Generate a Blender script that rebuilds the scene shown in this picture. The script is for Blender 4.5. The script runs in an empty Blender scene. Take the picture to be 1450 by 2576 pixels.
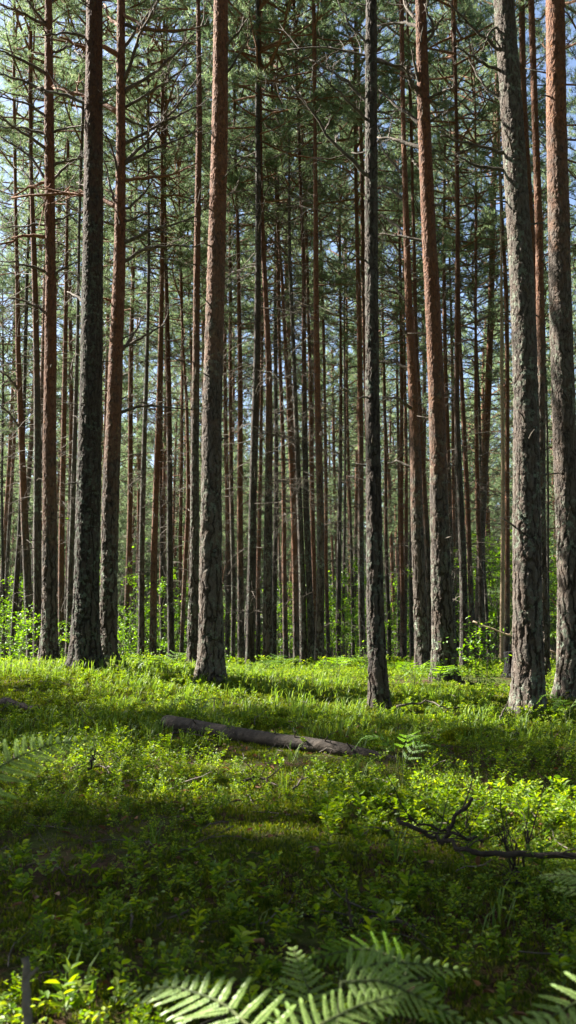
import bpy, math, random
import numpy as np
from mathutils import Vector, Matrix, Quaternion

random.seed(7)
rng = np.random.default_rng(11)
sc = bpy.context.scene
R = math.radians
TILT = R(6.2)
CAM_H = 1.05
FPX = 35.0 / 36.0 * 2576.0          # focal length in units of the 1450 x 2576 measuring grid

# ------------------------------------------------------------------ camera
cam_d = bpy.data.cameras.new('camera')
cam = bpy.data.objects.new('camera', cam_d)
sc.collection.objects.link(cam)
cam.location = (0, 0, CAM_H)
cam.rotation_euler = (R(90) + TILT, 0, 0)
cam_d.sensor_fit = 'VERTICAL'
cam_d.sensor_height = 36.0
cam_d.lens = 35.0
cam_d.clip_start = 0.05
cam_d.clip_end = 2000
cam_d.dof.use_dof = True
cam_d.dof.focus_distance = 11.0
cam_d.dof.aperture_fstop = 5.6
sc.camera = cam
# ------------------------------------------------------------------ sky and sun
SUN_EL = R(39)
SUN_AZ = R(27)                        # the sun stands to the left, this much forward of square left
w = bpy.data.worlds.new('World')
sc.world = w
w.use_nodes = True
nt = w.node_tree
bg = nt.nodes['Background']
sky = nt.nodes.new('ShaderNodeTexSky')
sky.sky_type = 'NISHITA'
sky.sun_disc = False
sky.sun_elevation = SUN_EL
sky.air_density = 0.8
sky.dust_density = 1.3
sky.ozone_density = 1.0
sun_dir = Vector((-math.cos(SUN_AZ) * math.cos(SUN_EL), math.sin(SUN_AZ) * math.cos(SUN_EL), math.sin(SUN_EL)))
sky.sun_rotation = math.atan2(sun_dir.x, sun_dir.y)
nt.links.new(sky.outputs[0], bg.inputs[0])
bg.inputs[1].default_value = 0.05
sl = bpy.data.lights.new('sun', 'SUN')
sl.energy = 5.0
sl.angle = R(0.5)
sl.color = (1.0, 0.94, 0.84)
so = bpy.data.objects.new('sun', sl)
sc.collection.objects.link(so)
so.rotation_euler = sun_dir.to_track_quat('Z', 'Y').to_euler()
so.location = (-20, 5, 30)
sc.view_settings.view_transform = 'Standard'
sc.view_settings.look = 'None'
sc.view_settings.gamma = 1.0
sc.view_settings.exposure = 2.6
sc.cycles.max_bounces = 6
sc.cycles.diffuse_bounces = 3
sc.cycles.glossy_bounces = 2
sc.cycles.transmission_bounces = 3
sc.cycles.caustics_reflective = False
sc.cycles.caustics_refractive = False
sc.cycles.use_denoising = True

# ------------------------------------------------------------------ helpers
def hash2(ix, iy, s=0):
    h = (ix.astype(np.int64) * 374761393 + iy.astype(np.int64) * 668265263 + s * 974711) & 0xffffffff
    h = ((h ^ (h >> 13)) * 1274126177) & 0xffffffff
    return ((h ^ (h >> 16)) & 0xffff) / 65535.0
def vnoise(x, y, s=0):
    x = np.asarray(x, float); y = np.asarray(y, float)
    ix = np.floor(x); iy = np.floor(y); fx = x - ix; fy = y - iy
    fx = fx * fx * (3 - 2 * fx); fy = fy * fy * (3 - 2 * fy)
    a = hash2(ix, iy, s); b = hash2(ix + 1, iy, s); c = hash2(ix, iy + 1, s); d = hash2(ix + 1, iy + 1, s)
    return (a * (1 - fx) + b * fx) * (1 - fy) + (c * (1 - fx) + d * fx) * fy
def fbm(x, y, s=0, o=4):
    t = 0; a = .5
    for k in range(o):
        t = t + a * vnoise(np.asarray(x) * 2 ** k, np.asarray(y) * 2 ** k, s + k); a *= .5
    return t
GD = [-400, 0, 3, 5, 7, 9.3, 11, 13, 15, 20, 30, 45, 70, 110, 400]
GZ = [0, 0, 0.0, .05, .10, .15, .26, .30, .27, .05, -.45, -1.1, -1.6, -2, -2]
FEET = [(2.25, 9.3), (2.95, 10.4), (.87, 9.6), (-.88, 11.5), (-2.43, 11.9), (-2.27, 12.6), (-3.2, 13.4), (1.93, 12.4), (2.05, 15.3), (-1.5, 15.6)]
def ground(x, y):
    x = np.asarray(x, float); y = np.asarray(y, float)
    z = np.interp(y, GD, GZ)
    z = z + (fbm(x * .45 + 3, y * .45, 5, 3) - .44) * .16 * np.clip(1.2 - y / 60, 0, 1)
    z = z + (fbm(x * 2.2, y * 2.2, 9, 2) - .37) * .05
    z = z + .20 * np.exp(-((x + 2.9) ** 2 / 4.5 + (y - 12.6) ** 2 / 6.0))
    for a, b in FEET: z = z + .07 * np.exp(-((x - a) ** 2 + (y - b) ** 2) / .10)
    return z
def gz(x, y): return float(ground(x, y))
def pix(px, py, Y):
    """point seen at (px, py) of the 1450 x 2576 grid, Y metres in front of the camera"""
    a = (px - 725) / FPX; b = (1288 - py) / FPX
    d = np.array([a, math.cos(TILT) - b * math.sin(TILT), math.sin(TILT) + b * math.cos(TILT)])
    return np.array([0, 0, CAM_H]) + d * (Y / d[1])
def hit(px, py):
    y = 1.5
    while y < 60:
        p = pix(px, py, y)
        if p[2] <= gz(p[0], p[1]): return p
        y += .03
    return p
def nrm(v):
    v = np.asarray(v, float)
    return v / (np.linalg.norm(v, axis=-1, keepdims=True) + 1e-9)

class MB:
    def __init__(s): s.V = []; s.Q = []; s.T = []; s.qm = []; s.tm = []; s.n = 0
    def add(s, V, F, m=0):
        V = np.asarray(V, float); F = np.asarray(F, np.int64)
        if len(F):
            if F.shape[1] == 4: s.Q.append(F + s.n); s.qm.append(np.full(len(F), m))
            else: s.T.append(F + s.n); s.tm.append(np.full(len(F), m))
        s.V.append(V); s.n += len(V)
    def tube(s, P, r, k=5, m=0, cap=True):
        P = np.asarray(P, float); r = np.broadcast_to(np.asarray(r, float), (len(P),))
        t = nrm(np.gradient(P, axis=0))
        ref = np.array([0, 0, 1.0]) if abs(t[:, 2]).mean() < .8 else np.array([1.0, .03, 0])
        a = nrm(np.cross(t, ref)); b = np.cross(a, t)
        th = np.arange(k) * 2 * np.pi / k
        V = P[:, None] + r[:, None, None] * (a[:, None] * np.cos(th)[None, :, None] + b[:, None] * np.sin(th)[None, :, None])
        n = len(P)
        i = np.arange(n - 1)[:, None] * k; j = np.arange(k)[None]; j2 = (j + 1) % k
        F = np.stack([i + j, i + k + j, i + k + j2, i + j2], -1).reshape(-1, 4)
        s.add(V.reshape(-1, 3), F, m)
        if cap:
            base = s.n
            s.V.append(P[[0, -1]]); s.n += 2
            jj = np.arange(k); j2 = (jj + 1) % k
            o = base - n * k
            s.T.append(np.concatenate([np.stack([np.full(k, base), o + jj, o + j2], -1),
                                       np.stack([np.full(k, base + 1), o + (n - 1) * k + j2, o + (n - 1) * k + jj], -1)]))
            s.tm.append(np.full(2 * k, m))
    def merged(s):
        V = np.concatenate(s.V) if s.V else np.zeros((0, 3))
        Q = np.concatenate(s.Q) if s.Q else np.zeros((0, 4), int)
        T = np.concatenate(s.T) if s.T else np.zeros((0, 3), int)
        qm = np.concatenate(s.qm) if s.qm else np.zeros(0, int)
        tm = np.concatenate(s.tm) if s.tm else np.zeros(0, int)
        return V, Q, T, qm, tm
    def mesh(s, name, mats, smooth=True):
        V, Q, T, qm, tm = s.merged()
        me = bpy.data.meshes.new(name)
        me.vertices.add(len(V)); me.vertices.foreach_set('co', V.astype(np.float32).ravel())
        nq, ntr = len(Q), len(T)
        me.loops.add(nq * 4 + ntr * 3)
        me.loops.foreach_set('vertex_index', np.concatenate([Q.ravel(), T.ravel()]).astype(np.int32))
        me.polygons.add(nq + ntr)
        st = np.concatenate([np.arange(nq) * 4, nq * 4 + np.arange(ntr) * 3]).astype(np.int32)
        me.polygons.foreach_set('loop_start', st)
        me.polygons.foreach_set('material_index', np.concatenate([qm, tm]).astype(np.int32))
        me.polygons.foreach_set('use_smooth', np.full(nq + ntr, smooth))
        for m in (mats if isinstance(mats, (list, tuple)) else [mats]): me.materials.append(m)
        me.update(calc_edges=True)
        return me

def obj(name, mesh, parent=None, loc=(0, 0, 0)):
    o = bpy.data.objects.new(name, mesh)
    sc.collection.objects.link(o)
    o.parent = parent; o.location = loc
    return o
def tag(o, label=None, cat=None, group=None, kind=None):
    if label: o['label'] = label
    if cat: o['category'] = cat
    if group: o['group'] = group
    if kind: o['kind'] = kind
    return o
def thing(name, label, cat, loc=(0, 0, 0), group=None):
    o = bpy.data.objects.new(name, None)
    sc.collection.objects.link(o); o.location = loc; o.empty_display_size = .1
    return tag(o, label, cat, group)

def scatter(mb, protos, P, yaw, scale, tilt=None, tdir=None):
    """lay copies of small prototype meshes (V, Q, T, qm, tm) at P, merged into one mesh"""
    n = len(P); which = rng.integers(0, len(protos), n)
    if tilt is None: tilt = np.zeros(n)
    if tdir is None: tdir = rng.uniform(0, 6.28, n)
    for k, (V, Q, T, qm, tm) in enumerate(protos):
        I = np.where(which == k)[0]
        if not len(I): continue
        c, s_ = np.cos(yaw[I]), np.sin(yaw[I])
        v = V[None] * scale[I][:, None, None]
        x = v[..., 0] * c[:, None] - v[..., 1] * s_[:, None]; y = v[..., 0] * s_[:, None] + v[..., 1] * c[:, None]; z = v[..., 2]
        tx = np.cos(tdir[I])[:, None]; ty = np.sin(tdir[I])[:, None]; ct = np.cos(tilt[I])[:, None]; st = np.sin(tilt[I])[:, None]
        a = x * tx + y * ty
        da = a * ct + z * st - a
        z2 = z * ct - a * st
        W = np.stack([x + da * tx, y + da * ty, z2], -1) + P[I][:, None]
        nv = len(V); off = (np.arange(len(I)) * nv)[:, None, None]
        base = mb.n
        mb.V.append(W.reshape(-1, 3)); mb.n += nv * len(I)
        if len(Q): mb.Q.append((Q[None] + off).reshape(-1, 4) + base); mb.qm.append(np.tile(qm, len(I)))
        if len(T): mb.T.append((T[None] + off).reshape(-1, 3) + base); mb.tm.append(np.tile(tm, len(I)))

# ------------------------------------------------------------------ materials
def newmat(name):
    m = bpy.data.materials.new(name); m.use_nodes = True
    return m, m.node_tree.nodes, m.node_tree.links, m.node_tree.nodes['Principled BSDF']
def ramp(N, L, src, stops, interp='LINEAR'):
    r = N.new('ShaderNodeValToRGB'); r.color_ramp.interpolation = interp
    e = r.color_ramp.elements
    while len(e) < len(stops): e.new(.5)
    for k, (p, c) in enumerate(stops):
        e[k].position = p; e[k].color = (*c, 1) if len(c) == 3 else c
    L.new(src, r.inputs[0]); return r.outputs[0]
def mth(N, L, op, a, b=None, clamp=False):
    n = N.new('ShaderNodeMath'); n.operation = op; n.use_clamp = clamp
    for k, v in enumerate((a, b)):
        if v is None: continue
        if isinstance(v, (int, float)): n.inputs[k].default_value = v
        else: L.new(v, n.inputs[k])
    return n.outputs[0]
def mixc(N, L, f, a, b):
    n = N.new('ShaderNodeMix'); n.data_type = 'RGBA'
    for s_, v in ((n.inputs[0], f), (n.inputs[6], a), (n.inputs[7], b)):
        if isinstance(v, (int, float)): s_.default_value = v
        elif isinstance(v, tuple): s_.default_value = (*v, 1)
        else: L.new(v, s_)
    return n.outputs[2]
def noise(N, L, vec, scale, detail=4, rough=.55):
    n = N.new('ShaderNodeTexNoise'); n.inputs['Scale'].default_value = scale
    n.inputs['Detail'].default_value = detail; n.inputs['Roughness'].default_value = rough
    L.new(vec, n.inputs['Vector']); return n.outputs['Fac']

def leafmat(name, cols, trans=.4, rough=.45, spec=.4, patch=None):
    m, N, L, B = newmat(name)
    g = N.new('ShaderNodeNewGeometry')
    st = [(k / max(1, len(cols) - 1), c) for k, c in enumerate(cols)]
    col = ramp(N, L, g.outputs['Random Per Island'], st)
    if patch:
        tc = N.new('ShaderNodeTexCoord')
        f = ramp(N, L, noise(N, L, tc.outputs['Object'], patch[0], 3), [(.4, (0, 0, 0)), (.62, (1, 1, 1))])
        col = mixc(N, L, f, col, mixc(N, L, .6, col, patch[1]))
    L.new(col, B.inputs['Base Color']); B.inputs['Roughness'].default_value = rough
    B.inputs['Specular IOR Level'].default_value = spec
    t = N.new('ShaderNodeBsdfTranslucent')
    hs = N.new('ShaderNodeHueSaturation'); hs.inputs['Hue'].default_value = .485; hs.inputs['Saturation'].default_value = 1.1; hs.inputs['Value'].default_value = 1.7
    L.new(col, hs.inputs['Color']); L.new(hs.outputs[0], t.inputs[0])
    mx = N.new('ShaderNodeMixShader'); mx.inputs[0].default_value = trans
    L.new(B.outputs[0], mx.inputs[1]); L.new(t.outputs[0], mx.inputs[2])
    L.new(mx.outputs[0], N['Material Output'].inputs[0])
    return m

def barkmat(name, true_disp, tscale=1.0):
    m, N, L, B = newmat(name)
    tc = N.new('ShaderNodeTexCoord'); oi = N.new('ShaderNodeObjectInfo')
    sep = N.new('ShaderNodeSeparateXYZ'); L.new(tc.outputs['Object'], sep.inputs[0])
    sc_ = N.new('ShaderNodeSeparateColor'); L.new(oi.outputs['Color'], sc_.inputs[0])
    off = mth(N, L, 'MULTIPLY', oi.outputs['Random'], 40.0)
    cmb = N.new('ShaderNodeCombineXYZ'); L.new(off, cmb.inputs[0]); L.new(off, cmb.inputs[2])
    va = N.new('ShaderNodeVectorMath'); va.operation = 'ADD'; L.new(tc.outputs['Object'], va.inputs[0]); L.new(cmb.outputs[0], va.inputs[1])
    P = va.outputs[0]
    wn = N.new('ShaderNodeTexNoise'); wn.inputs['Scale'].default_value = 7; wn.inputs['Detail'].default_value = 3; L.new(P, wn.inputs['Vector'])
    vs = N.new('ShaderNodeVectorMath'); vs.operation = 'MULTIPLY_ADD'; L.new(wn.outputs['Color'], vs.inputs[0]); vs.inputs[1].default_value = (.10, .10, .35); L.new(P, vs.inputs[2])
    mp = N.new('ShaderNodeMapping'); mp.inputs['Scale'].default_value = (1, 1, .20); L.new(vs.outputs[0], mp.inputs[0])
    vo = N.new('ShaderNodeTexVoronoi'); vo.feature = 'DISTANCE_TO_EDGE'; vo.inputs['Scale'].default_value = 25 * tscale; L.new(mp.outputs[0], vo.inputs['Vector'])
    plate = ramp(N, L, vo.outputs['Distance'], [(0.0, (0, 0, 0)), (.07, (.6, .6, .6)), (.25, (1, 1, 1))])
    mp2 = N.new('ShaderNodeMapping'); mp2.inputs['Scale'].default_value = (1, 1, .42); L.new(vs.outputs[0], mp2.inputs[0])
    vf = N.new('ShaderNodeTexVoronoi'); vf.feature = 'F1'; vf.inputs['Scale'].default_value = 42 * tscale; L.new(mp2.outputs[0], vf.inputs['Vector'])
    fine = noise(N, L, mp2.outputs[0], 42 * tscale, 5, .72)
    mid = noise(N, L, P, 9, 4, .6)
    big = noise(N, L, P, 1.6, 3, .5)
    # where the grey plated bark gives way to thin orange bark
    zt = mth(N, L, 'MULTIPLY', sc_.outputs[0], 20.0)
    d = mth(N, L, 'SUBTRACT', sep.outputs[2], zt)
    d = mth(N, L, 'ADD', d, mth(N, L, 'MULTIPLY', mth(N, L, 'SUBTRACT', mid, .5), 5.0))
    d = mth(N, L, 'ADD', d, mth(N, L, 'MULTIPLY', mth(N, L, 'SUBTRACT', big, .5), 3.0))
    up = mth(N, L, 'MULTIPLY', mth(N, L, 'ADD', mth(N, L, 'MULTIPLY', d, .45), .5), 1.0, True)
    mp3 = N.new('ShaderNodeMapping'); mp3.inputs['Scale'].default_value = (1, 1, .17); mp3.inputs['Location'].default_value = (3, 7, 1); L.new(vs.outputs[0], mp3.inputs[0])
    vb = N.new('ShaderNodeTexVoronoi'); vb.feature = 'DISTANCE_TO_EDGE'; vb.inputs['Scale'].default_value = 14 * tscale; L.new(mp3.outputs[0], vb.inputs['Vector'])
    deep = ramp(N, L, vb.outputs['Distance'], [(0.0, (0, 0, 0)), (.05, (.35, .35, .35)), (.16, (1, 1, 1))])
    low_ = mth(N, L, 'SUBTRACT', 1.15, mth(N, L, 'MULTIPLY', sep.outputs[2], .27), True)
    low_ = mth(N, L, 'MULTIPLY', low_, mth(N, L, 'ADD', mid, .45), True)
    pm = N.new('ShaderNodeMix'); pm.data_type = 'FLOAT'; L.new(low_, pm.inputs[0]); L.new(plate, pm.inputs[2]); L.new(deep, pm.inputs[3])
    amp = mth(N, L, 'ADD', mth(N, L, 'MULTIPLY', low_, .42), .38)
    hl = mth(N, L, 'ADD', mth(N, L, 'MULTIPLY', mth(N, L, 'SUBTRACT', pm.outputs[0], 1.0), amp), mth(N, L, 'ADD', mth(N, L, 'MULTIPLY', fine, .95), .38))
    hu = mth(N, L, 'ADD', mth(N, L, 'MULTIPLY', vf.outputs['Distance'], .5), mth(N, L, 'MULTIPLY', fine, .45))
    hm = N.new('ShaderNodeMix'); hm.data_type = 'FLOAT'; L.new(up, hm.inputs[0]); L.new(hl, hm.inputs[2]); L.new(hu, hm.inputs[3])
    h = hm.outputs[0]
    cl = mixc(N, L, ramp(N, L, hl, [(.45, (0, 0, 0)), (.98, (1, 1, 1))]), (.022, .016, .012), (.14, .118, .098))
    cl = mixc(N, L, ramp(N, L, mid, [(.45, (0, 0, 0)), (.62, (1, 1, 1))]), cl, mixc(N, L, .4, cl, (.10, .065, .045)))
    li = noise(N, L, P, 17, 5, .7)
    lf = mth(N, L, 'MULTIPLY', ramp(N, L, li, [(.52, (0, 0, 0)), (.59, (1, 1, 1))]), ramp(N, L, big, [(.42, (0, 0, 0)), (.6, (.85, .85, .85))]))
    cl = mixc(N, L, lf, cl, (.19, .23, .17))
    cu = mixc(N, L, ramp(N, L, fine, [(.35, (0, 0, 0)), (.65, (1, 1, 1))]), (.042, .018, .011), (.225, .100, .050))
    cu = mixc(N, L, ramp(N, L, mid, [(.48, (0, 0, 0)), (.68, (1, 1, 1))]), cu, (.15, .085, .055))
    cu = mixc(N, L, ramp(N, L, li, [(.62, (0, 0, 0)), (.68, (1, 1, 1))]), cu, (.34, .15, .05))
    col = mixc(N, L, up, cl, cu)
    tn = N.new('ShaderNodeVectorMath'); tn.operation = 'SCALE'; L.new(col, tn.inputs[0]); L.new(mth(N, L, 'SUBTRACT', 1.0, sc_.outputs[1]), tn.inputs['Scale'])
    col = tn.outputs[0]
    L.new(col, B.inputs['Base Color']); B.inputs['Roughness'].default_value = .85
    B.inputs['Specular IOR Level'].default_value = .25
    if true_disp:
        dn = N.new('ShaderNodeDisplacement'); dn.inputs['Midlevel'].default_value = .8; dn.inputs['Scale'].default_value = .026
        L.new(h, dn.inputs['Height']); L.new(dn.outputs[0], N['Material Output'].inputs['Displacement'])
        m.displacement_method = 'BOTH'
    else:
        bp = N.new('ShaderNodeBump'); bp.inputs['Strength'].default_value = 1.0; bp.inputs['Distance'].default_value = .02
        L.new(h, bp.inputs['Height']); L.new(bp.outputs[0], B.inputs['Normal'])
    return m

def woodmat(name, a, b, scale=30, bump=.004):
    m, N, L, B = newmat(name)
    tc = N.new('ShaderNodeTexCoord')
    f = noise(N, L, tc.outputs['Object'], scale, 5, .65)
    f2 = noise(N, L, tc.outputs['Object'], scale * .25, 3, .5)
    L.new(mixc(N, L, ramp(N, L, mth(N, L, 'ADD', mth(N, L, 'MULTIPLY', f, .6), mth(N, L, 'MULTIPLY', f2, .4)), [(.35, (0, 0, 0)), (.65, (1, 1, 1))]), a, b), B.inputs['Base Color'])
    B.inputs['Roughness'].default_value = .85; B.inputs['Specular IOR Level'].default_value = .25
    bp = N.new('ShaderNodeBump'); bp.inputs['Distance'].default_value = bump * 3; L.new(f, bp.inputs['Height']); L.new(bp.outputs[0], B.inputs['Normal'])
    return m

M_bark = barkmat('pine_bark_near', True)
M_barkf = barkmat('pine_bark', False)
M_twig = woodmat('dead_twig_bark', (.04, .032, .025), (.16, .135, .108))
M_limb = woodmat('orange_limb_bark', (.10, .045, .025), (.27, .14, .08))
M_dark = woodmat('dark_wood', (.018, .013, .010), (.075, .055, .042))  # plain dark brown wood tone
M_pale = woodmat('bare_pale_wood', (.20, .145, .09), (.38, .29, .19))
M_grey = woodmat('weathered_stick', (.10, .08, .065), (.27, .23, .19))
M_log = woodmat('log_bark', (.014, .011, .008), (.065, .050, .038), 14, .006)
M_stem = woodmat('green_stem', (.04, .06, .02), (.10, .12, .04))
M_needle = leafmat('pine_needles', [(.055, .10, .05), (.09, .15, .07), (.14, .195, .095), (.20, .24, .13)], .5, .5, .3)
M_leaf = leafmat('broad_leaves', [(.06, .14, .012), (.095, .20, .02), (.15, .27, .03)], .5, .45)
M_berry = leafmat('bilberry_leaves', [(.052, .115, .012), (.095, .175, .017), (.15, .24, .022), (.25, .32, .032)], .45, .5, .25)
M_moss = leafmat('moss_tips', [(.045, .08, .008), (.08, .12, .012), (.16, .18, .022)], .3, .7, .15)
M_grass = leafmat('grass_blades', [(.06, .13, .02), (.11, .19, .025), (.17, .25, .04)], .4, .5)
M_fern = leafmat('fern_blades', [(.22, .35, .09), (.26, .39, .10), (.30, .43, .12)], .42, .42, .4)
M_fernd = leafmat('woodland_fern_blades', [(.06, .14, .02), (.08, .17, .025), (.10, .20, .03)], .42, .5, .2)
M_fernl = leafmat('sunlit_fern_blades', [(.11, .24, .012), (.15, .29, .02)], .55, .42, .4)  # yellow-green of sunlit fronds put into the leaf colour
M_litter = leafmat('dead_leaves', [(.10, .045, .02), (.16, .08, .04), (.20, .11, .06), (.22, .09, .03)], .12, .6, .2)
M_deadneedle = leafmat('dead_needles', [(.10, .05, .025), (.18, .10, .05)], .05, .6, .2)

m, N, L, B = newmat('forest_floor')
tc = N.new('ShaderNodeTexCoord'); P = tc.outputs['Object']
n1 = noise(N, L, P, 1.1, 5, .6); n2 = noise(N, L, P, 6, 5, .7); n3 = noise(N, L, P, 60, 4, .7)
moss = mixc(N, L, ramp(N, L, n2, [(.35, (0, 0, 0)), (.65, (1, 1, 1))]), (.025, .045, .008), (.08, .10, .016))
lit = mixc(N, L, ramp(N, L, n3, [(.35, (0, 0, 0)), (.65, (1, 1, 1))]), (.025, .016, .010), (.11, .062, .034))
L.new(mixc(N, L, ramp(N, L, mth(N, L, 'ADD', mth(N, L, 'MULTIPLY', n1, .5), mth(N, L, 'MULTIPLY', n2, .5)), [(.44, (0, 0, 0)), (.52, (1, 1, 1))]), lit, moss), B.inputs['Base Color'])
B.inputs['Roughness'].default_value = .95; B.inputs['Specular IOR Level'].default_value = .1
bp = N.new('ShaderNodeBump'); bp.inputs['Distance'].default_value = .03; L.new(n3, bp.inputs['Height']); L.new(bp.outputs[0], B.inputs['Normal'])
M_ground = m

# ------------------------------------------------------------------ ground
def axis(lo, a, b, hi, step):
    mid_ = np.arange(a, b, step); out = [b]; s_ = step
    while out[-1] < hi: s_ *= 1.12; out.append(out[-1] + s_)
    ou2 = [a - step]; s_ = step
    while ou2[-1] > lo: s_ *= 1.12; ou2.append(ou2[-1] - s_)
    return np.concatenate([ou2[::-1], mid_, out])
gx = axis(-400, -6.5, 6.5, 400, .06); gy = axis(-300, .5, 17, 500, .06)
X, Y = np.meshgrid(gx, gy)
Z = ground(X, Y)
fade = np.clip(1 - np.maximum(np.abs(X) - 8, 0) / 10, 0, 1) * np.clip(1 - np.maximum(np.abs(Y - 9) - 10, 0) / 10, 0, 1)
Z = Z + (fbm(X * 7, Y * 7, 21, 3) - .44) * .05 * fade
g = MB(); nx = len(gx); ny = len(gy)
i = np.arange(ny - 1)[:, None] * nx + np.arange(nx - 1)[None]
g.add(np.stack([X, Y, Z], -1).reshape(-1, 3), np.stack([i, i + 1, i + nx + 1, i + nx], -1).reshape(-1, 4))
tag(obj('ground', g.mesh('ground', M_ground)), kind='structure')

# ------------------------------------------------------------------ pine building blocks
def wob(P0, d, Lg, n, amp, droop=0.0, rs=rng):
    """a crooked limb: n+1 points from P0 along d"""
    d = np.array(nrm(d), float); pts = [np.array(P0, float)]; st = Lg / n
    for k in range(n):
        d = nrm(d + rs.normal(0, amp, 3) + np.array([0, 0, -droop / n]))
        pts.append(pts[-1] + d * st)
    return np.array(pts)
def dead_branch(mb, P0, d, Lg, r, m=0, subs=6, k=4, droop=.2, amp=.12):
    P = wob(P0, d, Lg, 6, amp, droop)
    mb.tube(P, np.linspace(r, r * .25, 7), k, m, False)
    for q in range(subs):
        t = rng.uniform(.25, .98); i_ = min(5, int(t * 6)); p = P[i_] + (P[i_ + 1] - P[i_]) * (t * 6 - i_)
        dd = nrm(nrm(P[i_ + 1] - P[i_]) + rng.normal(0, .75, 3))
        l2 = Lg * rng.uniform(.15, .45) * (1.1 - t * .5)
        P2 = wob(p, dd, l2, 3, .22, .1)
        mb.tube(P2, np.linspace(r * .42, r * .14, 4), 3, m, False)
        if rng.random() < .5:
            mb.tube(wob(P2[2], nrm(dd + rng.normal(0, .7, 3)), l2 * .6, 2, .2), np.array([.26, .2, .12]) * r, 3, m, False)

def needles(mb, Pn, Dn, per, ln, wd, m):
    n = len(Pn)
    D = nrm(np.repeat(Dn, per, 0) * .55 + rng.normal(0, .62, (n * per, 3)) + np.array([0, 0, .12]))
    Pp = np.repeat(Pn, per, 0) + rng.normal(0, .018, (n * per, 3))
    Ln = rng.uniform(.75, 1.2, (n * per, 1)) * ln
    S = nrm(np.cross(D, rng.normal(0, 1, (n * per, 3)))) * wd * .5
    V = np.stack([Pp - S, Pp + S, Pp + D * Ln], 1).reshape(-1, 3)
    mb.add(V, np.arange(n * per * 3).reshape(-1, 3), m)

def crown(h, rad, nb, tw, per, ln, wd, seed, kseg=4, style=0):
    """an open pine crown: crooked limbs, twigs and tufts of needles; base of the crown at z = 0"""
    global rng
    keep = rng; rng = np.random.default_rng(seed)
    mb = MB(); TP = []; TD = []
    for b in range(nb):
        t = (b + rng.uniform(0, 1)) / nb
        z = h * (.02 + .95 * t ** .9)
        az = b * 2.4 + rng.uniform(-.5, .5)
        el = R(-8 + 55 * t + rng.uniform(-12, 14)) if style == 0 else R(-18 + 40 * t + rng.uniform(-8, 8))
        prof = (math.sin(math.pi * min(1, .22 + .62 * t)) ** .8) if style == 0 else (1.05 - t)
        Lg = max(.35, rad * prof * rng.uniform(.7, 1.2))
        d = np.array([math.cos(az) * math.cos(el), math.sin(az) * math.cos(el), math.sin(el)])
        P = wob([0, 0, z], d, Lg, 6, .14, -.35 if style == 0 else .25)
        r = .008 + .008 * Lg
        mb.tube(P, np.linspace(r, r * .3, 7), kseg, 1, False)
        for q in range(tw):
            u = rng.uniform(.3, 1.0) ** .8; i_ = min(5, int(u * 6)); p = P[i_] + (P[i_ + 1] - P[i_]) * (u * 6 - i_)
            dd = nrm(nrm(P[i_ + 1] - P[i_]) + rng.normal(0, .65, 3) * np.array([1, 1, .6]) + np.array([0, 0, .15]))
            l2 = rng.uniform(.25, .6) * (.5 + .3 * Lg)
            P2 = wob(p, dd, l2, 3, .2, -.15)
            mb.tube(P2, np.linspace(r * .35, .002, 4), 3, 1, False)
            nf = 5
            for s_ in np.linspace(.25, 1, nf):
                j_ = min(2, int(s_ * 3)); pp = P2[j_] + (P2[j_ + 1] - P2[j_]) * (s_ * 3 - j_)
                TP.append(pp + rng.normal(0, .03, 3)); TD.append(nrm(P2[j_ + 1] - P2[j_]) + rng.normal(0, .3, 3))
    needles(mb, np.array(TP), np.array(TD), per, ln, wd, 0)
    rng = keep
    return mb
CR_N = [crown(7.5, 2.3, 46, 9, 15, .115, .010, 100 + k) for k in range(6)]
CR_F = [crown(7.5, 2.4, 36, 8, 6, .17, .024, 200 + k, 3) for k in range(5)]
CR_L = [crown(9.0, 2.0, 50, 7, 8, .15, .020, 300 + k, 3, 1) for k in range(2)]
ME_N = [c.mesh('pine_crown', [M_needle, M_limb], False) for c in CR_N]
ME_D = [crown(7.5, 2.3, 60, 11, 16, .13, .018, 150 + k, 3).mesh('dense_pine_crown', [M_needle, M_limb], False) for k in range(2)]  # thickened to block more sun, only for the unseen shade rows
ME_F = [c.mesh('far_pine_crown', [M_needle, M_limb], False) for c in CR_F]
ME_L = [c.mesh('low_pine_crown', [M_needle, M_limb], False) for c in CR_L]

def trunk_rows(pts, zs):
    """pts: (x, y, z, r) rising; rows interpolated smoothly at zs"""
    pts = np.array(pts, float)
    return np.stack([np.interp(zs, pts[:, 2], pts[:, k]) for k in (0, 1)], -1), np.interp(zs, pts[:, 2], pts[:, 3])

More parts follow.
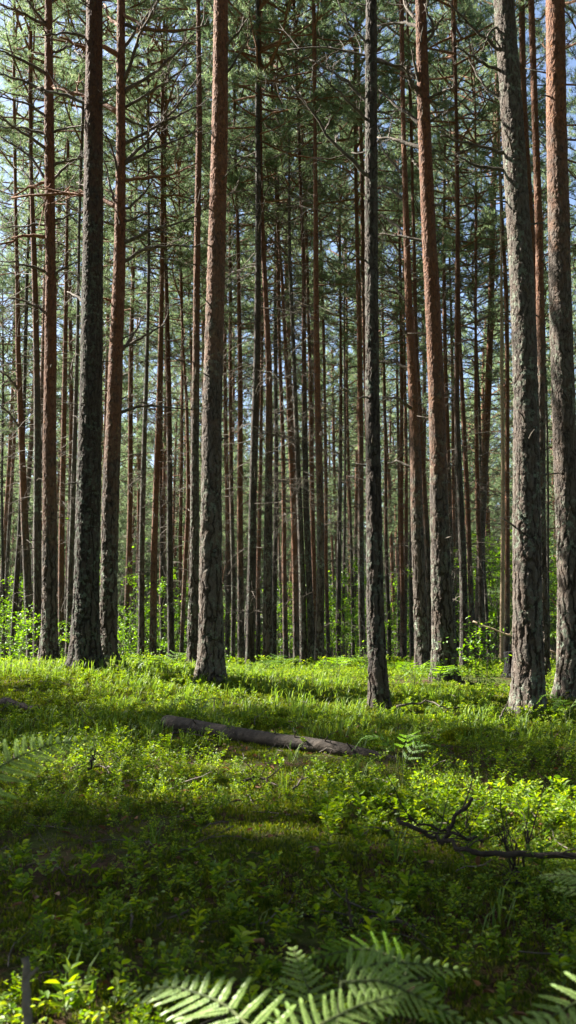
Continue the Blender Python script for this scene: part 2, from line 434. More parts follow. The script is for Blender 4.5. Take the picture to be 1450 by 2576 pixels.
GEN = []   # every tree: root, base, top
def pine(d, pl, zt_py, H, label, cat='tree', group=None, branches=(), stub=20, cb=.58, cvar=None, bare=False, name='pine_tree', mat=None, hires=None):
    """pl: (px, py, width px) from base to the highest seen point, on the plane d metres ahead"""
    P = [(*pix(x, y, d), w_ * d / FPX * .5) for x, y, w_ in pl]
    P.sort(key=lambda p: p[2])
    x0, y0 = P[0][0], d; z0 = gz(x0, y0)
    # continue to the ground and to the tree top
    if P[0][2] > z0 - .1: P.insert(0, (P[0][0], d, z0 - .3, P[0][3] * 1.04))
    a, b = P[-2], P[-1]
    sl_ = (b[0] - a[0]) / max(.5, b[2] - a[2]); sl_ = max(-.05, min(.05, sl_)) * .6
    ztop = z0 + H
    if b[2] < ztop - .5:
        nz = np.linspace(b[2], ztop, 6)[1:]
        for z in nz:
            f = (z - b[2]) / (ztop - b[2])
            P.append((b[0] + sl_ * (z - b[2]), d, z, b[3] * (1 - f) ** .8 + .012))
    near = d < 16 if hires is None else hires
    base = np.array([P[0][0], d, z0])
    root = thing(name, label, cat, tuple(base), group)
    topseen = 1.05 + .68 * d + .5
    if near:
        zs = np.concatenate([np.arange(z0 - .3, min(topseen, ztop), .018 if d < 12 else .024), np.arange(min(topseen, ztop), ztop + .01, .5)]); k = 72 if d < 12 else 56
    else:
        zs = np.arange(z0 - .3, ztop + .01, .2 if d < 30 else .5); k = 16 if d < 30 else 10
    C, r = trunk_rows(P, zs)
    hz = zs - z0
    # gentle natural crookedness
    C = C + np.stack([.03 * np.sin(hz * .55 + x0 * 3) * np.clip(hz / 3, 0, 1), .05 * np.sin(hz * .4 + x0 * 7)], -1) * (.6 if near else .8)
    th = np.arange(k) * 2 * np.pi / k
    seed = int(abs(x0 * 131 + d * 17)) % 1000
    lob = vnoise(np.cos(th) * 1.7 + 5, np.sin(th) * 1.7 + 5, seed)[None] - .5
    flare = .27 * np.exp(-np.clip(hz, 0, None) / .15)[:, None] * (1 + 2.4 * lob)
    rough = (vnoise(th[None] * 1.2 + 0 * hz[:, None], hz[:, None] * .9 + 0 * th[None], seed + 3) - .5) * .05
    rr = r[:, None] * (1 + flare + rough + .05 * lob)
    V = np.stack([C[:, 0][:, None] + rr * np.cos(th), C[:, 1][:, None] + rr * np.sin(th), np.repeat(zs[:, None], k, 1)], -1) - base
    n = len(zs); ii = np.arange(n - 1)[:, None] * k; j = np.arange(k)[None]; j2 = (j + 1) % k
    mb = MB(); mb.add(V.reshape(-1, 3), np.stack([ii + j, ii + j2, ii + k + j2, ii + k + j], -1).reshape(-1, 4))
    hcb = H * cb
    def at(h):
        k_ = min(n - 1, int(np.searchsorted(hz, h))); return np.array([C[k_, 0] - base[0], C[k_, 1] - base[1], h]), r[k_]
    if not near and stub:
        for q in range(stub):
            h = rng.uniform(.16 * H, hcb + 1) if rng.random() < .85 else rng.uniform(1, .3 * H)
            p, rad = at(h); az = rng.uniform(0, 6.28); f = h / hcb
            dead_branch(mb, p, (math.cos(az), math.sin(az), rng.uniform(-.25, .45)), rng.uniform(.4, 1.1) + 1.5 * f * rng.random(), .007 + .006 * f, 1, 6 if d < 32 else 4, 3, .5)
    tm_ = mat or (M_bark if near else M_barkf)
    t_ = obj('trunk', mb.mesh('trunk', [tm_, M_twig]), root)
    zt = (pix(0, zt_py, d)[2] - z0) if zt_py is not None else 99
    t_.color = (max(0, zt) / 20, (.5 if label.startswith('broadest') else .35) if label.startswith(('broadest dark', 'thin dark', 'blackish', 'narrow blackish', 'dark ', 'very thin dark')) else (.38 if 'slim grey' in label and d < 10 else rng.uniform(0, .2)), 0, 1)  # broadest and slim grey pines darkened here, standing in for shade on them
    if near:   # stubs of shed branches
        nb = 0
        for q in range(stub // 3):
            h = rng.uniform(1.5, topseen); p, rad = at(h); az = rng.choice([rng.uniform(2.2, 4.2), rng.uniform(-1, 1), rng.uniform(4.2, 5.2)])
            dv = np.array([math.cos(az), math.sin(az), rng.uniform(0, .7)])
            sb = MB(); P2 = wob(p + dv * rad * .6, dv, rng.uniform(.08, .25) + rad * .5, 3, .12)
            sb.tube(P2, np.linspace(.012, .005, 4), 5, 0)
            obj('branch_stub', sb.mesh('branch_stub', M_twig), root)
    for q, (mt, wpx, pp) in enumerate(branches):
        dz = rng.uniform(-.25, .25); mm = MB()
        pts = []
        for s_, (x, y) in enumerate(pp):
            v = pix(x, y, d + dz * s_) - base; pts.append(v)
        p0, rad0 = at(max(.3, pts[0][2] - .02))
        pts[0] = p0 + (pts[0] - p0) * .3
        pts = np.array(pts); tt = np.linspace(0, 1, len(pts)); t2 = np.linspace(0, 1, 11)
        Q_ = np.stack([np.interp(t2, tt, pts[:, c]) for c in range(3)], -1)
        Q_[1:-1] = (Q_[:-2] + 2 * Q_[1:-1] + Q_[2:]) / 4 + rng.normal(0, .008, (9, 3))
        r0 = wpx * 1.25 * d / FPX * .5
        mm.tube(Q_, np.linspace(r0, r0 * .35, 11), 7, 0)
        LL = np.linalg.norm(Q_[-1] - Q_[0])
        for w2 in range(int(3 + LL * 5)):
            u = rng.uniform(.2, 1); i_ = min(9, int(u * 10)); p = Q_[i_] * (1 - (u * 10 - i_)) + Q_[i_ + 1] * (u * 10 - i_)
            dd = nrm(nrm(Q_[i_ + 1] - Q_[i_]) + rng.normal(0, .6, 3) + np.array([0, 0, .1]))
            l2 = LL * rng.uniform(.1, .38); P2 = wob(p, dd, l2, 4, .16, .1)
            mm.tube(P2, np.linspace(r0 * .34, r0 * .1, 5), 4, 0, False)
            for w3 in range(3):
                mm.tube(wob(P2[rng.integers(1, 4)], nrm(dd + rng.normal(0, .8, 3)), l2 * rng.uniform(.2, .5), 2, .2), np.array([.2, .14, .08]) * r0, 3, 0, False)
        obj('branch', mm.mesh('branch', M_limb if mt == 'o' else M_twig), root)
    if not bare:
        p, rad = at(hcb); pt, _ = at(H - .2)
        ax = Vector(pt - p).normalized()
        lst = ME_N if d < 42 else ME_F
        c_ = obj('crown', (ME_L[cvar - 100] if (cvar or 0) >= 100 else lst[rng.integers(0, len(lst))]), root, tuple(p))
        q_ = Vector((0, 0, 1)).rotation_difference(ax)
        c_.rotation_mode = 'QUATERNION'
        c_.rotation_quaternion = q_ @ Quaternion((0, 0, 1), rng.uniform(0, 6.28))
        s_ = (H - hcb) / 7.5; wsc = rng.uniform(.85, 1.2) * (1 if s_ < 1.2 else 1.05)
        c_.scale = (wsc, wsc, s_)
    GEN.append((base[0], d))
    return root

# branches picked out in the photograph: (bark, width px, points)
BR3 = [('t', 9, [(112, 186), (50, 148), (-10, 120)]), ('t', 8, [(110, 63), (50, 30), (0, 12)]), ('t', 8, [(113, 232), (55, 201), (-15, 180)]),
       ('t', 7, [(113, 290), (60, 257), (-10, 240)]), ('t', 7, [(114, 335), (55, 320), (-10, 320)]), ('t', 8, [(117, 375), (55, 332), (-10, 292)]),
       ('t', 8, [(118, 453), (65, 382), (0, 345)]), ('t', 7, [(120, 523), (86, 463), (50, 420)]), ('o', 8, [(118, 455), (75, 470), (30, 498)]),
       ('o', 9, [(120, 594), (60, 592), (-5, 618)]), ('t', 6, [(120, 560), (60, 570), (0, 572)]), ('t', 7, [(122, 790), (75, 762), (25, 748)]),
       ('t', 7, [(121, 684), (60, 664), (0, 657)]), ('t', 7, [(128, 136), (166, 118), (214, 96)]), ('t', 7, [(132, 418), (176, 402), (215, 398)]),
       ('t', 7, [(132, 455), (172, 412), (215, 385)]), ('t', 6, [(130, 332), (172, 322), (212, 312)]), ('t', 6, [(136, 560), (176, 543), (206, 535)]),
       ('t', 6, [(125, 20), (150, -30), (185, -90)]), ('t', 7, [(108, 60), (75, 8), (55, -40)]), ('t', 6, [(134, 700), (165, 670), (200, 660)])]
BR6 = [('t', 9, [(320, 234), (403, 176), (490, 83)]), ('t', 7, [(322, 272), (418, 206), (495, 146)]), ('t', 8, [(318, 362), (403, 312), (495, 269)]),
       ('t', 8, [(318, 415), (403, 322), (495, 200)]), ('t', 8, [(318, 413), (382, 377), (495, 330)]), ('o', 8, [(318, 455), (372, 445), (428, 443), (495, 411)]),
       ('t', 9, [(318, 612), (382, 579), (495, 543)]), ('t', 8, [(316, 660), (367, 624), (430, 615), (495, 620)]), ('t', 8, [(305, 880), (352, 855), (418, 815)]),
       ('t', 7, [(295, 1036), (362, 1019), (418, 1026), (485, 1031)]), ('t', 9, [(318, 211), (352, 90), (403, -10)]), ('t', 8, [(318, 120), (368, 45), (400, -5)]),
       ('t', 7, [(294, 443), (282, 367), (262, 332)]), ('t', 7, [(292, 543), (279, 473), (260, 400)]), ('o', 13, [(300, 285), (264, 262), (214, 243), (171, 232), (136, 221)]),
       ('o', 13, [(304, 140), (262, 112), (216, 126), (151, 93)]), ('o', 12, [(296, 520), (262, 503), (204, 486), (143, 486), (30, 498)]), ('o', 9, [(300, 62), (278, 50), (262, 10)]),
       ('t', 9, [(302, 60), (360, 75), (430, 82), (525, 62)]), ('o', 8, [(318, 30), (345, 60), (400, 80), (490, 72)]), ('o', 8, [(280, 762), (270, 755), (258, 748)]),
       ('t', 7, [(316, 290), (345, 312), (380, 320)]), ('t', 8, [(302, 930), (308, 880), (345, 830), (352, 800)]), ('t', 7, [(318, 530), (350, 500), (383, 460)]), ('t', 6, [(318, 560), (362, 540), (410, 530)])]
BR5 = [('t', 10, [(222, 264), (151, 237), (96, 221)]), ('t', 8, [(222, 93), (166, 83), (106, 88)]), ('t', 8, [(222, 152), (205, 138), (188, 128)]),
       ('t', 8, [(216, 483), (205, 465), (196, 457)]), ('t', 8, [(212, 768), (190, 745), (170, 734)]), ('t', 7, [(262, 262), (275, 255), (284, 246)]), ('t', 6, [(222, 20), (212, 5), (200, -8)])]
BR12 = [('t', 10, [(1050, 70), (1014, 57), (951, 65)]), ('t', 14, [(1056, 244), (1034, 205), (1024, 165)]), ('t', 8, [(1052, 198), (974, 155), (909, 135), (799, 115), (722, 125)]),
        ('t', 9, [(1060, 312), (1004, 271), (954, 225)]), ('t', 10, [(1062, 375), (1000, 352), (950, 345)]), ('t', 7, [(1072, 606), (1004, 591), (954, 589)]),
        ('t', 9, [(1072, 120), (1092, 75), (1068, 10)]), ('t', 9, [(1060, 65), (1024, 22), (1012, -10)]), ('t', 9, [(1058, 240), (1046, 170), (1036, 125)]),
        ('t', 8, [(1080, 250), (1112, 232), (1145, 218)]), ('t', 7, [(1082, 310), (1110, 290), (1130, 280)]), ('t', 8, [(1072, 90), (1095, 70), (1122, 30)]), ('t', 7, [(1060, 430), (1048, 415), (1040, 405)])]
BR15 = [('t', 9, [(1275, 388), (1200, 366), (1109, 341)]), ('t', 9, [(1278, 431), (1204, 421), (1150, 391)]), ('t', 8, [(1262, 140), (1194, 75), (1130, 5)]),
        ('t', 8, [(1264, 178), (1200, 150), (1150, 118)]), ('t', 7, [(1266, 270), (1215, 215), (1180, 150)]), ('t', 7, [(1262, 60), (1235, 75), (1215, 130)])]
BR10 = [('t', 9, [(932, 446), (860, 380), (790, 290), (735, 215)]), ('t', 7, [(932, 262), (860, 195), (780, 150)]), ('t', 7, [(930, 300), (870, 250), (800, 175)]), ('t', 6, [(935, 120), (880, 60), (850, 0)]),
        ('t', 8, [(948, 150), (1000, 165), (1040, 190)])]
BR11 = [('t', 8, [(1038, 932), (994, 912), (961, 909)]), ('t', 7, [(1026, 760), (990, 720), (958, 700)]), ('t', 8, [(1020, 505), (985, 475), (955, 468)]), ('t', 8, [(1025, 590), (985, 560), (960, 540)]),
        ('t', 7, [(1032, 850), (995, 800), (960, 790)]), ('t', 7, [(1018, 440), (980, 400), (955, 360)]), ('t', 7, [(1042, 1030), (1000, 1000), (962, 1000)]), ('t', 7, [(1048, 1180), (1000, 1160), (975, 1165)])]

# ------------------------------------------------------------------ the trunks one can tell apart
LISTED = [
 # d, points, y where the bark turns orange, height, crown base, label, branches
 (9.3, [(1331, 1800, 84), (1328, 1600, 76), (1322, 1300, 71), (1319, 1030, 65), (1310, 730, 63), (1289, 300, 58), (1271, 0, 54)], None, 21, 'thickest pine on the right with deeply fissured grey bark, sunlit on its left side', BR15),
 (10.4, [(1441, 1745, 72), (1438, 1445, 65), (1426, 1130, 61), (1418, 880, 58), (1409, 550, 57), (1400, 300, 55), (1394, 0, 52)], 520, 21, 'thick lichen-flecked pine cut off by the right picture edge, pinkish bark higher up', []),
 (9.6, [(953, 1791, 52), (943, 1496, 44), (942, 1080, 38), (941, 730, 35), (938, 450, 34), (934, 0, 29)], None, 19, 'straight slim grey pine standing lowest in the sunny green, with a torn bark scar', BR10),
 (11.5, [(532, 1693, 68), (532, 1450, 58), (537, 1030, 51), (543, 730, 49), (550, 352, 46), (553, 0, 41)], 800, 21, 'large pine left of the middle, grey plated below and red-brown above, base in open sun', [('t', 7, [(568, 130), (600, 80), (628, 40)]), ('t', 6, [(572, 195), (610, 130), (640, 60)])]),
 (11.9, [(212, 1668, 76), (217, 1496, 65), (222, 1245, 62), (231, 680, 54), (235, 352, 50), (241, 0, 45)], 420, 21, 'broadest dark pine on the left with blackish lichen-flecked bark', BR5),
 (12.6, [(272, 1660, 46), (275, 1450, 44), (278, 1245, 44), (290, 880, 38), (299, 680, 34), (305, 400, 28), (308, 0, 24)], 1120, 20, 'leaning pine with a sunlit left edge and glowing orange flakes beside the broadest dark one', BR6),
 (13.4, [(122, 1665, 46), (125, 1560, 41), (128, 1245, 37), (132, 880, 33), (130, 680, 30), (122, 300, 28), (119, 0, 21)], 1250, 20, 'rusty red pine left of the broadest dark one, with many long dead limbs', BR3),
 (12.4, [(1118, 1683, 60), (1111, 1445, 52), (1104, 1245, 46), (1095, 980, 43), (1085, 730, 42), (1078, 600, 40), (1069, 350, 37), (1061, 0, 31)], 1080, 20, 'big left-leaning pine right of the middle, lichen-grey at the foot and reddish higher up', BR12),
 (15.3, [(1063, 1670, 38), (1056, 1496, 33), (1047, 1295, 32), (1040, 1030, 28), (1028, 780, 22), (1024, 600, 19), (1017, 300, 14)], 1150, 19, 'leaning pine beside the big lichen-footed one, smooth grey below and sunlit orange above', BR11),
 (15.6, [(483, 1680, 30), (488, 1447, 25), (492, 1130, 22), (497, 880, 20), (501, 300, 18), (496, 0, 13)], 900, 18, 'slender grey-brown pine standing close against the left of the large middle-left pine', []),
 (17.5, [(628, 1680, 23), (635, 1447, 20), (639, 1082, 18), (644, 880, 17), (649, 450, 14), (652, 0, 11)], None, 18, 'thin dark pine with loose torn bark, right of the large middle-left pine', []),
 (17.5, [(675, 1680, 26), (675, 1547, 24), (674, 1245, 19), (674, 930, 16), (663, 630, 12), (660, 480, 9)], 1080, 17, 'straight red-brown pine just right of the thin dark one with loose bark', []),
 (17, [(803, 1680, 26), (805, 1496, 20), (806, 1295, 18), (802, 980, 16), (797, 600, 13), (791, 325, 9)], 1200, 17, 'red-barked pine with a flared pale foot at the right end of the central cluster', []),
 (17, [(1169, 1681, 24), (1168, 1496, 20), (1163, 1295, 18), (1152, 1030, 14), (1148, 500, 11), (1145, 300, 9)], 1000, 17, 'dark knobbly pine with short snags behind the big lichen-footed pine, to its right', []),
 (20, [(765, 1680, 19), (760, 1496, 17), (752, 1245, 14), (742, 880, 10), (730, 629, 9), (725, 350, 6)], None, 18, 'grey pine second from the left in the tight central cluster', []),
 (20, [(785, 1680, 18), (778, 1496, 16), (771, 1295, 15), (769, 980, 13), (766, 680, 10), (753, 430, 8)], 1000, 18, 'dark pine in the middle of the central cluster, left of the flared pale foot', []),
 (22, [(747, 1680, 17), (741, 1450, 15), (737, 1295, 14), (727, 980, 10), (712, 700, 8), (697, 550, 7), (685, 300, 6), (675, 50, 5)], 1500, 18, 'long brown pine curving left, at the left of the central cluster', []),
 (23, [(720, 1680, 14), (713, 1400, 11), (711, 1100, 10), (705, 850, 9)], 1500, 16, 'narrow rust-brown pine in the gap left of the central cluster', []),
 (25, [(792, 1660, 14), (790, 1400, 12), (788, 1245, 12), (781, 930, 9), (774, 780, 8)], 1500, 17, 'pale orange sunlit pine wedged inside the central cluster', []),
 (28, [(828, 1685, 11), (824, 1500, 9), (821, 1245, 9), (815, 980, 7)], 1500, 16, 'thin orange pine just right of the flared pale foot', []),
 (19, [(97, 1650, 24), (97, 1496, 22), (94, 1245, 19), (88, 880, 16), (84, 640, 15), (80, 430, 10)], 900, 18, 'grey pine with a pale lit edge, next left of the rusty red pine', []),
 (21, [(78, 1640, 22), (71, 1496, 21), (57, 1130, 16), (45, 880, 13), (42, 700, 11), (38, 520, 8)], 1300, 17, 'crooked brown pine near the left picture edge bending to the left', [('t', 6, [(55, 1080), (25, 1040), (-10, 1010)]), ('t', 6, [(50, 980), (15, 940), (-15, 930)])]),
 (22, [(154, 1650, 16), (158, 1345, 15), (162, 880, 12), (166, 680, 10), (170, 500, 7)], 1500, 17, 'red pine half hidden between the rusty pine and the broadest dark pine', []),
 (20, [(172, 1640, 18), (180, 1245, 14), (190, 980, 11), (197, 830, 9), (203, 600, 7)], None, 17, 'pale grey pine peeping out left of the broadest dark pine', []),
 (26, [(315, 1650, 14), (322, 1400, 13), (327, 1245, 13), (332, 930, 12), (337, 680, 9), (339, 560, 6)], 1500, 16, 'red-brown pine just right of the leaning pine with glowing flakes', []),
 (22, [(355, 1650, 17), (358, 1447, 15), (363, 1245, 14), (369, 930, 10), (372, 680, 8), (373, 400, 6)], None, 18, 'pale grey-brown pine with a lit left side amid the leafy green saplings', []),
 (22, [(386, 1655, 19), (392, 1345, 16), (401, 880, 13), (406, 680, 11), (410, 400, 8)], 1500, 18, 'rust-brown pine with a faint lean to the right, second right of the leafy saplings', []),
 (23, [(432, 1655, 18), (427, 1345, 15), (421, 880, 13), (419, 650, 9), (418, 480, 7)], 1100, 17, 'dark pine leaning slightly left, halfway from the saplings to the slender grey-brown pine', []),
 (30, [(408, 1655, 10), (407, 1345, 9), (406, 1100, 8)], 1300, 16, 'very thin dark pine squeezed between two rust-brown pines left of the middle', []),
 (30, [(455, 1655, 10), (457, 1245, 9), (457, 780, 7)], 1500, 16, 'thin straight orange pine behind the slender grey-brown one', []),
 (24, [(456, 1650, 11), (463, 1500, 11), (465, 1447, 11), (472, 1245, 10), (468, 1006, 8), (461, 880, 6)], 1500, 15, 'bowed thin pine with a peeled tan lower trunk left of the slender grey-brown pine', []),
 (30, [(478, 1650, 9), (481, 1245, 8), (481, 880, 7), (476, 700, 5)], 1500, 16, 'thin red pine hugging the left edge of the slender grey-brown pine', []),
 (30, [(572, 1650, 12), (573, 1245, 11), (567, 900, 9)], 1400, 17, 'thin reddish pine touching the right edge of the large middle-left pine', []),
 (27, [(586, 1655, 12), (588, 1447, 11), (585, 1245, 10), (579, 880, 8)], 1200, 16, 'thin leaning dark pine, second right of the large middle-left pine', []),
 (22, [(607, 1660, 18), (607, 1345, 15), (604, 980, 13), (599, 780, 10), (597, 600, 9), (594, 420, 7)], 1400, 18, 'rusty pine just left of the thin dark pine with loose bark', []),
 (30, [(650, 1655, 12), (652, 1447, 11), (656, 1030, 8), (660, 800, 6)], 1500, 16, 'thin rust-coloured pine between the loose-barked pine and the straight red-brown one', []),
 (27, [(690, 1680, 13), (692, 1345, 12), (694, 1030, 10)], None, 17, 'narrow blackish pine immediately right of the straight red-brown one', []),
 (27, [(851, 1680, 13), (854, 1447, 12), (855, 1082, 9), (857, 800, 6)], 1100, 16, 'thin dark pine alone in the gap right of the central cluster', []),
 (30, [(863, 1680, 10), (865, 1447, 8), (868, 1100, 6), (869, 640, 4)], None, 17, 'thinnest pale-grey pole in the gap right of the central cluster', []),
 (32, [(889, 1660, 10), (886, 1496, 9), (880, 1295, 8), (875, 1000, 6)], 1300, 16, 'thin knotted pine left of the straight slim grey one, second in from it', []),
 (21, [(915, 1665, 18), (911, 1547, 16), (908, 1345, 15), (904, 980, 14), (902, 730, 12), (899, 480, 9)], 1200, 18, 'pine with many short snags, just left of the straight slim grey pine', []),
 (24, [(930, 1600, 10), (925, 1200, 10), (918, 800, 11), (915, 600, 11), (909, 400, 12), (903, 250, 11), (893, 0, 8)], 1500, 20, 'glowing orange pine leaning left behind the straight slim grey pine', []),
 (32, [(980, 1665, 11), (979, 1547, 10), (972, 1345, 9), (968, 1100, 7)], 1400, 16, 'thin dark red pine next right of the straight slim grey pine', []),
 (34, [(1003, 1665, 9), (1004, 1447, 8), (1003, 1245, 7)], 1400, 16, 'slim dark pine in the gap left of the leaning smooth grey one', []),
 (27, [(1015, 1665, 17), (1014, 1500, 13), (1011, 1295, 11), (1010, 1100, 9)], 1550, 16, 'bright orange sunlit pine in the gap left of the leaning smooth grey one', []),
 (31, [(1019, 1640, 11), (1022, 1395, 10), (1021, 1200, 8)], 1400, 16, 'shaded twin close beside the bright orange sunlit pine', []),
 (30, [(1037, 1650, 12), (1035, 1445, 11), (1034, 1300, 9)], None, 17, 'thin dark pine partly covered by the leaning smooth grey one', []),
 (19, [(1085, 1660, 18), (1075, 1345, 15), (1064, 1100, 14), (1050, 880, 12), (1042, 629, 9), (1036, 480, 7)], 1300, 17, 'reddish pine between the leaning smooth grey one and the big lichen-footed one', []),
 (25, [(1142, 1660, 14), (1130, 1300, 11), (1125, 1030, 11), (1120, 700, 9), (1117, 290, 6)], 1200, 18, 'thin straight pine at the right edge of the big lichen-footed one', []),
 (30, [(1150, 1660, 10), (1143, 1300, 9), (1138, 1000, 7)], 1400, 16, 'hidden thin pine left of the dark knobbly one', []),
 (23, [(1192, 1665, 16), (1180, 1445, 13), (1172, 1195, 12), (1165, 980, 11), (1160, 840, 8)], 1400, 17, 'orange-topped pine immediately right of the dark knobbly one', []),
 (23, [(1216, 1670, 19), (1210, 1496, 15), (1203, 1295, 12), (1200, 880, 8), (1199, 760, 6)], 1350, 16, 'thin red pine rising left of the bright leafy saplings on the right', []),
 (27, [(1231, 1665, 9), (1225, 1500, 8), (1217, 1350, 7)], None, 12, 'thin slanting dark pole in front of the bright leafy saplings on the right', []),
 (24, [(1275, 1640, 15), (1280, 1345, 12), (1277, 1000, 11), (1272, 730, 11), (1263, 550, 9), (1256, 350, 7)], 1500, 19, 'reddish pine just left of the thickest pine on the right', []),
 (13.6, [(1372, 1712, 26), (1365, 1450, 25), (1362, 1130, 24), (1362, 930, 24), (1354, 550, 22), (1345, 300, 20), (1337, 0, 19)], 900, 20, 'slimmer pine hugging the right edge of the thickest pine', []),
 (16, [(1362, 1700, 20), (1358, 1000, 19), (1334, 500, 18), (1322, 250, 17), (1316, 0, 16)], 1000, 20, 'red pine almost hidden behind the thickest pine, seen at its upper right', []),
 (30, [(1381, 1690, 8), (1378, 1400, 7), (1376, 1100, 6)], None, 15, 'thin grey pole in the slot between the two thick pines on the right', []),
 (24, [(33, 1650, 15), (48, 1346, 12), (60, 1000, 9)], None, 15, 'blackish pine leaning right near the left picture edge', []),
 (34, [(14, 1650, 8), (10, 1445, 7), (6, 1200, 6)], None, 14, 'thin dark pole closest to the left picture edge', []),
]
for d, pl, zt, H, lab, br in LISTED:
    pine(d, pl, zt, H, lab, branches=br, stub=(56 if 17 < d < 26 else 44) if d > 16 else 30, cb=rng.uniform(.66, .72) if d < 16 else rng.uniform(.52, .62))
# dead pole without bark
pine(18.5, [(1264, 1686, 12), (1264, 1445, 10), (1259, 930, 9), (1262, 680, 6), (1262, 420, 3)], None, 10.5, 'bare tan dead pole without bark left of the thickest pine', stub=10, bare=True, name='dead_pine', mat=M_pale, hires=False)

# ------------------------------------------------------------------ the crowd of farther pines
def free(x, y, rad):
    return all((a - x) ** 2 + (b - y) ** 2 > rad * rad for a, b in GEN)
def streak(x, y): return y + x * math.tan(SUN_AZ)      # stays the same along a shadow
def in_band(cx, cy):
    return 6.2 < streak(cx, cy) < 17.2 and cx < 3
# sources for the copies: seven trunks with their crown
PROTO = []
def proto(seed, H, cb, low):
    px = 725 + seed * 3
    r_ = pine(60.0, [(px, 1640, 9), (px + 1, 1300, 7), (px, 1000, 6)], rng.choice([1350, 1450, 1250, 1550]), H, 'slim far pine lost in the crowd of distant trunks', 'tree', 'far pines deep in the forest', stub=34, cb=cb, cvar=low)
    GEN.pop(); return r_
for k in range(7): PROTO.append(proto(k, [17, 19, 18, 16, 20, 12, 15][k], [.5, .55, .48, .45, .52, .12, .35][k], [None, None, None, None, None, 100, 101][k]))
used = [False] * 7
def copy_tree(k, x, y, label, group, s=1.0, near=False):
    global used
    src = PROTO[k]
    kids = [c for c in src.children]
    if not used[k]: r_ = src; used[k] = True
    else:
        r_ = src.copy(); sc.collection.objects.link(r_)
        for c in kids:
            q = c.copy(); sc.collection.objects.link(q); q.parent = r_
            if c.name.startswith('crown') and near and k < 5: q.data = ME_N[rng.integers(0, len(ME_N))]
            if c.name.startswith('trunk'): q.color = (rng.uniform(.1, .45), 0, 0, 1)
    r_.location = (x, y, gz(x, y)); r_.rotation_euler = (rng.normal(0, .02), rng.normal(0, .02), rng.uniform(0, 6.28)); r_.scale = (s, s, s)
    r_['label'] = label; r_['group'] = group; r_['category'] = 'tree'
    GEN.append((x, y)); return r_
# world transform of the copies starts at the tree's foot: the trunks were built relative to it
cnt = 0
yy = 29.0
while yy < 84:
    stp = 3.5 + yy * .012
    for xx in np.arange(-.31 * yy - 3, .31 * yy + 3, stp):
        x = xx + rng.uniform(-1.4, 1.4); y = yy + rng.uniform(-1.4, 1.4)
        if not free(x, y, 1.5): continue
        k = rng.choice(7, p=[.18, .18, .17, .16, .15, .07, .09])
        copy_tree(int(k), x, y, 'slim far pine lost in the crowd of distant trunks', 'far pines deep in the forest', rng.uniform(.85, 1.12), near=y < 42)
        cnt += 1
    yy += stp * .95
print('far pines', cnt)
# forest round the camera, out of frame, whose crowns shade the picture
def outside(x, y, mg=1.5): return abs(x) > .30 * y + mg or y < -2
def slips_in(cx, cy):
    return -1.5 < streak(cx, cy) < 6.3 and cx < -5
oc = 0
# unseen pines added to cast bands of shade: (streak, x, width of the crown)
ROWS = [(7.3 + .3 * (k % 2), -10 - 3.0 * k, .62) for k in range(6)] + [(4.1 - .4 * (k % 2), -8.5 - 2.7 * k, .72) for k in range(7)]
ROWS += [(-1.2 - .5 * (k % 2), -9 - 3.0 * k, .95) for k in range(6)] + [(6.1, -20.8, .5), (6.3, -24, .55)]
for st_, x, wd_ in ROWS:
    r_ = copy_tree(int(rng.integers(0, 5)), x, st_ - x * math.tan(SUN_AZ), 'unseen tall pine outside the picture, placed to shade the forest floor', 'pines outside the picture', 1.0, True); oc += 1
    for c in r_.children:
        if c.name.startswith('crown'): c.scale = (wd_, wd_, c.scale[2]); c.data = ME_D[oc % 2]
for x, y in [(-3.0, .8), (3.3, 2.6), (-4.9, 4.2), (4.6, 6.2), (1.2, -3.2), (-2.5, -4.0), (5.6, 9.2), (6.3, 12.4), (4.6, -1.0), (-5.2, -.8)]:
    copy_tree(int(rng.integers(0, 5)), x, y, 'unseen tall pine outside the picture, placed to shade the forest floor', 'pines outside the picture', rng.uniform(1.0, 1.1), True); oc += 1
for yy in np.arange(-6, 46, 4.4):
    for xx in np.arange(-30, 0, 4.6):
        x = xx + rng.uniform(-1.5, 1.5); y = yy + rng.uniform(-1.5, 1.5)
        if not outside(x, y, 2.0) or math.hypot(x, y) < 4.5 or in_band(x, y) or slips_in(x, y) or not free(x, y, 2.2): continue
        if y > 15 and rng.random() < .55: continue
        if x > 0 and (x > 16 or y > 34): continue
        copy_tree(int(rng.integers(0, 5)), x, y, 'unseen tall pine outside the picture, placed to shade the forest floor', 'pines outside the picture', rng.uniform(.9, 1.15)); oc += 1
print('outside pines', oc)
# fern in the foreground stands where the sun slips in
for x, y, lb in [(6.4, 19.5, 'pine just beyond the right picture edge whose needles show beside the cut-off pine'), (8.6, 24.5, 'pine standing farther beyond the right picture edge, needles reaching into the top corner'),
                 (5.0, 26.5, 'pine behind the thickest pine filling the top right with needles')]:
    copy_tree(2, x, y, lb, 'pines at the right picture edge', 1.02, True)
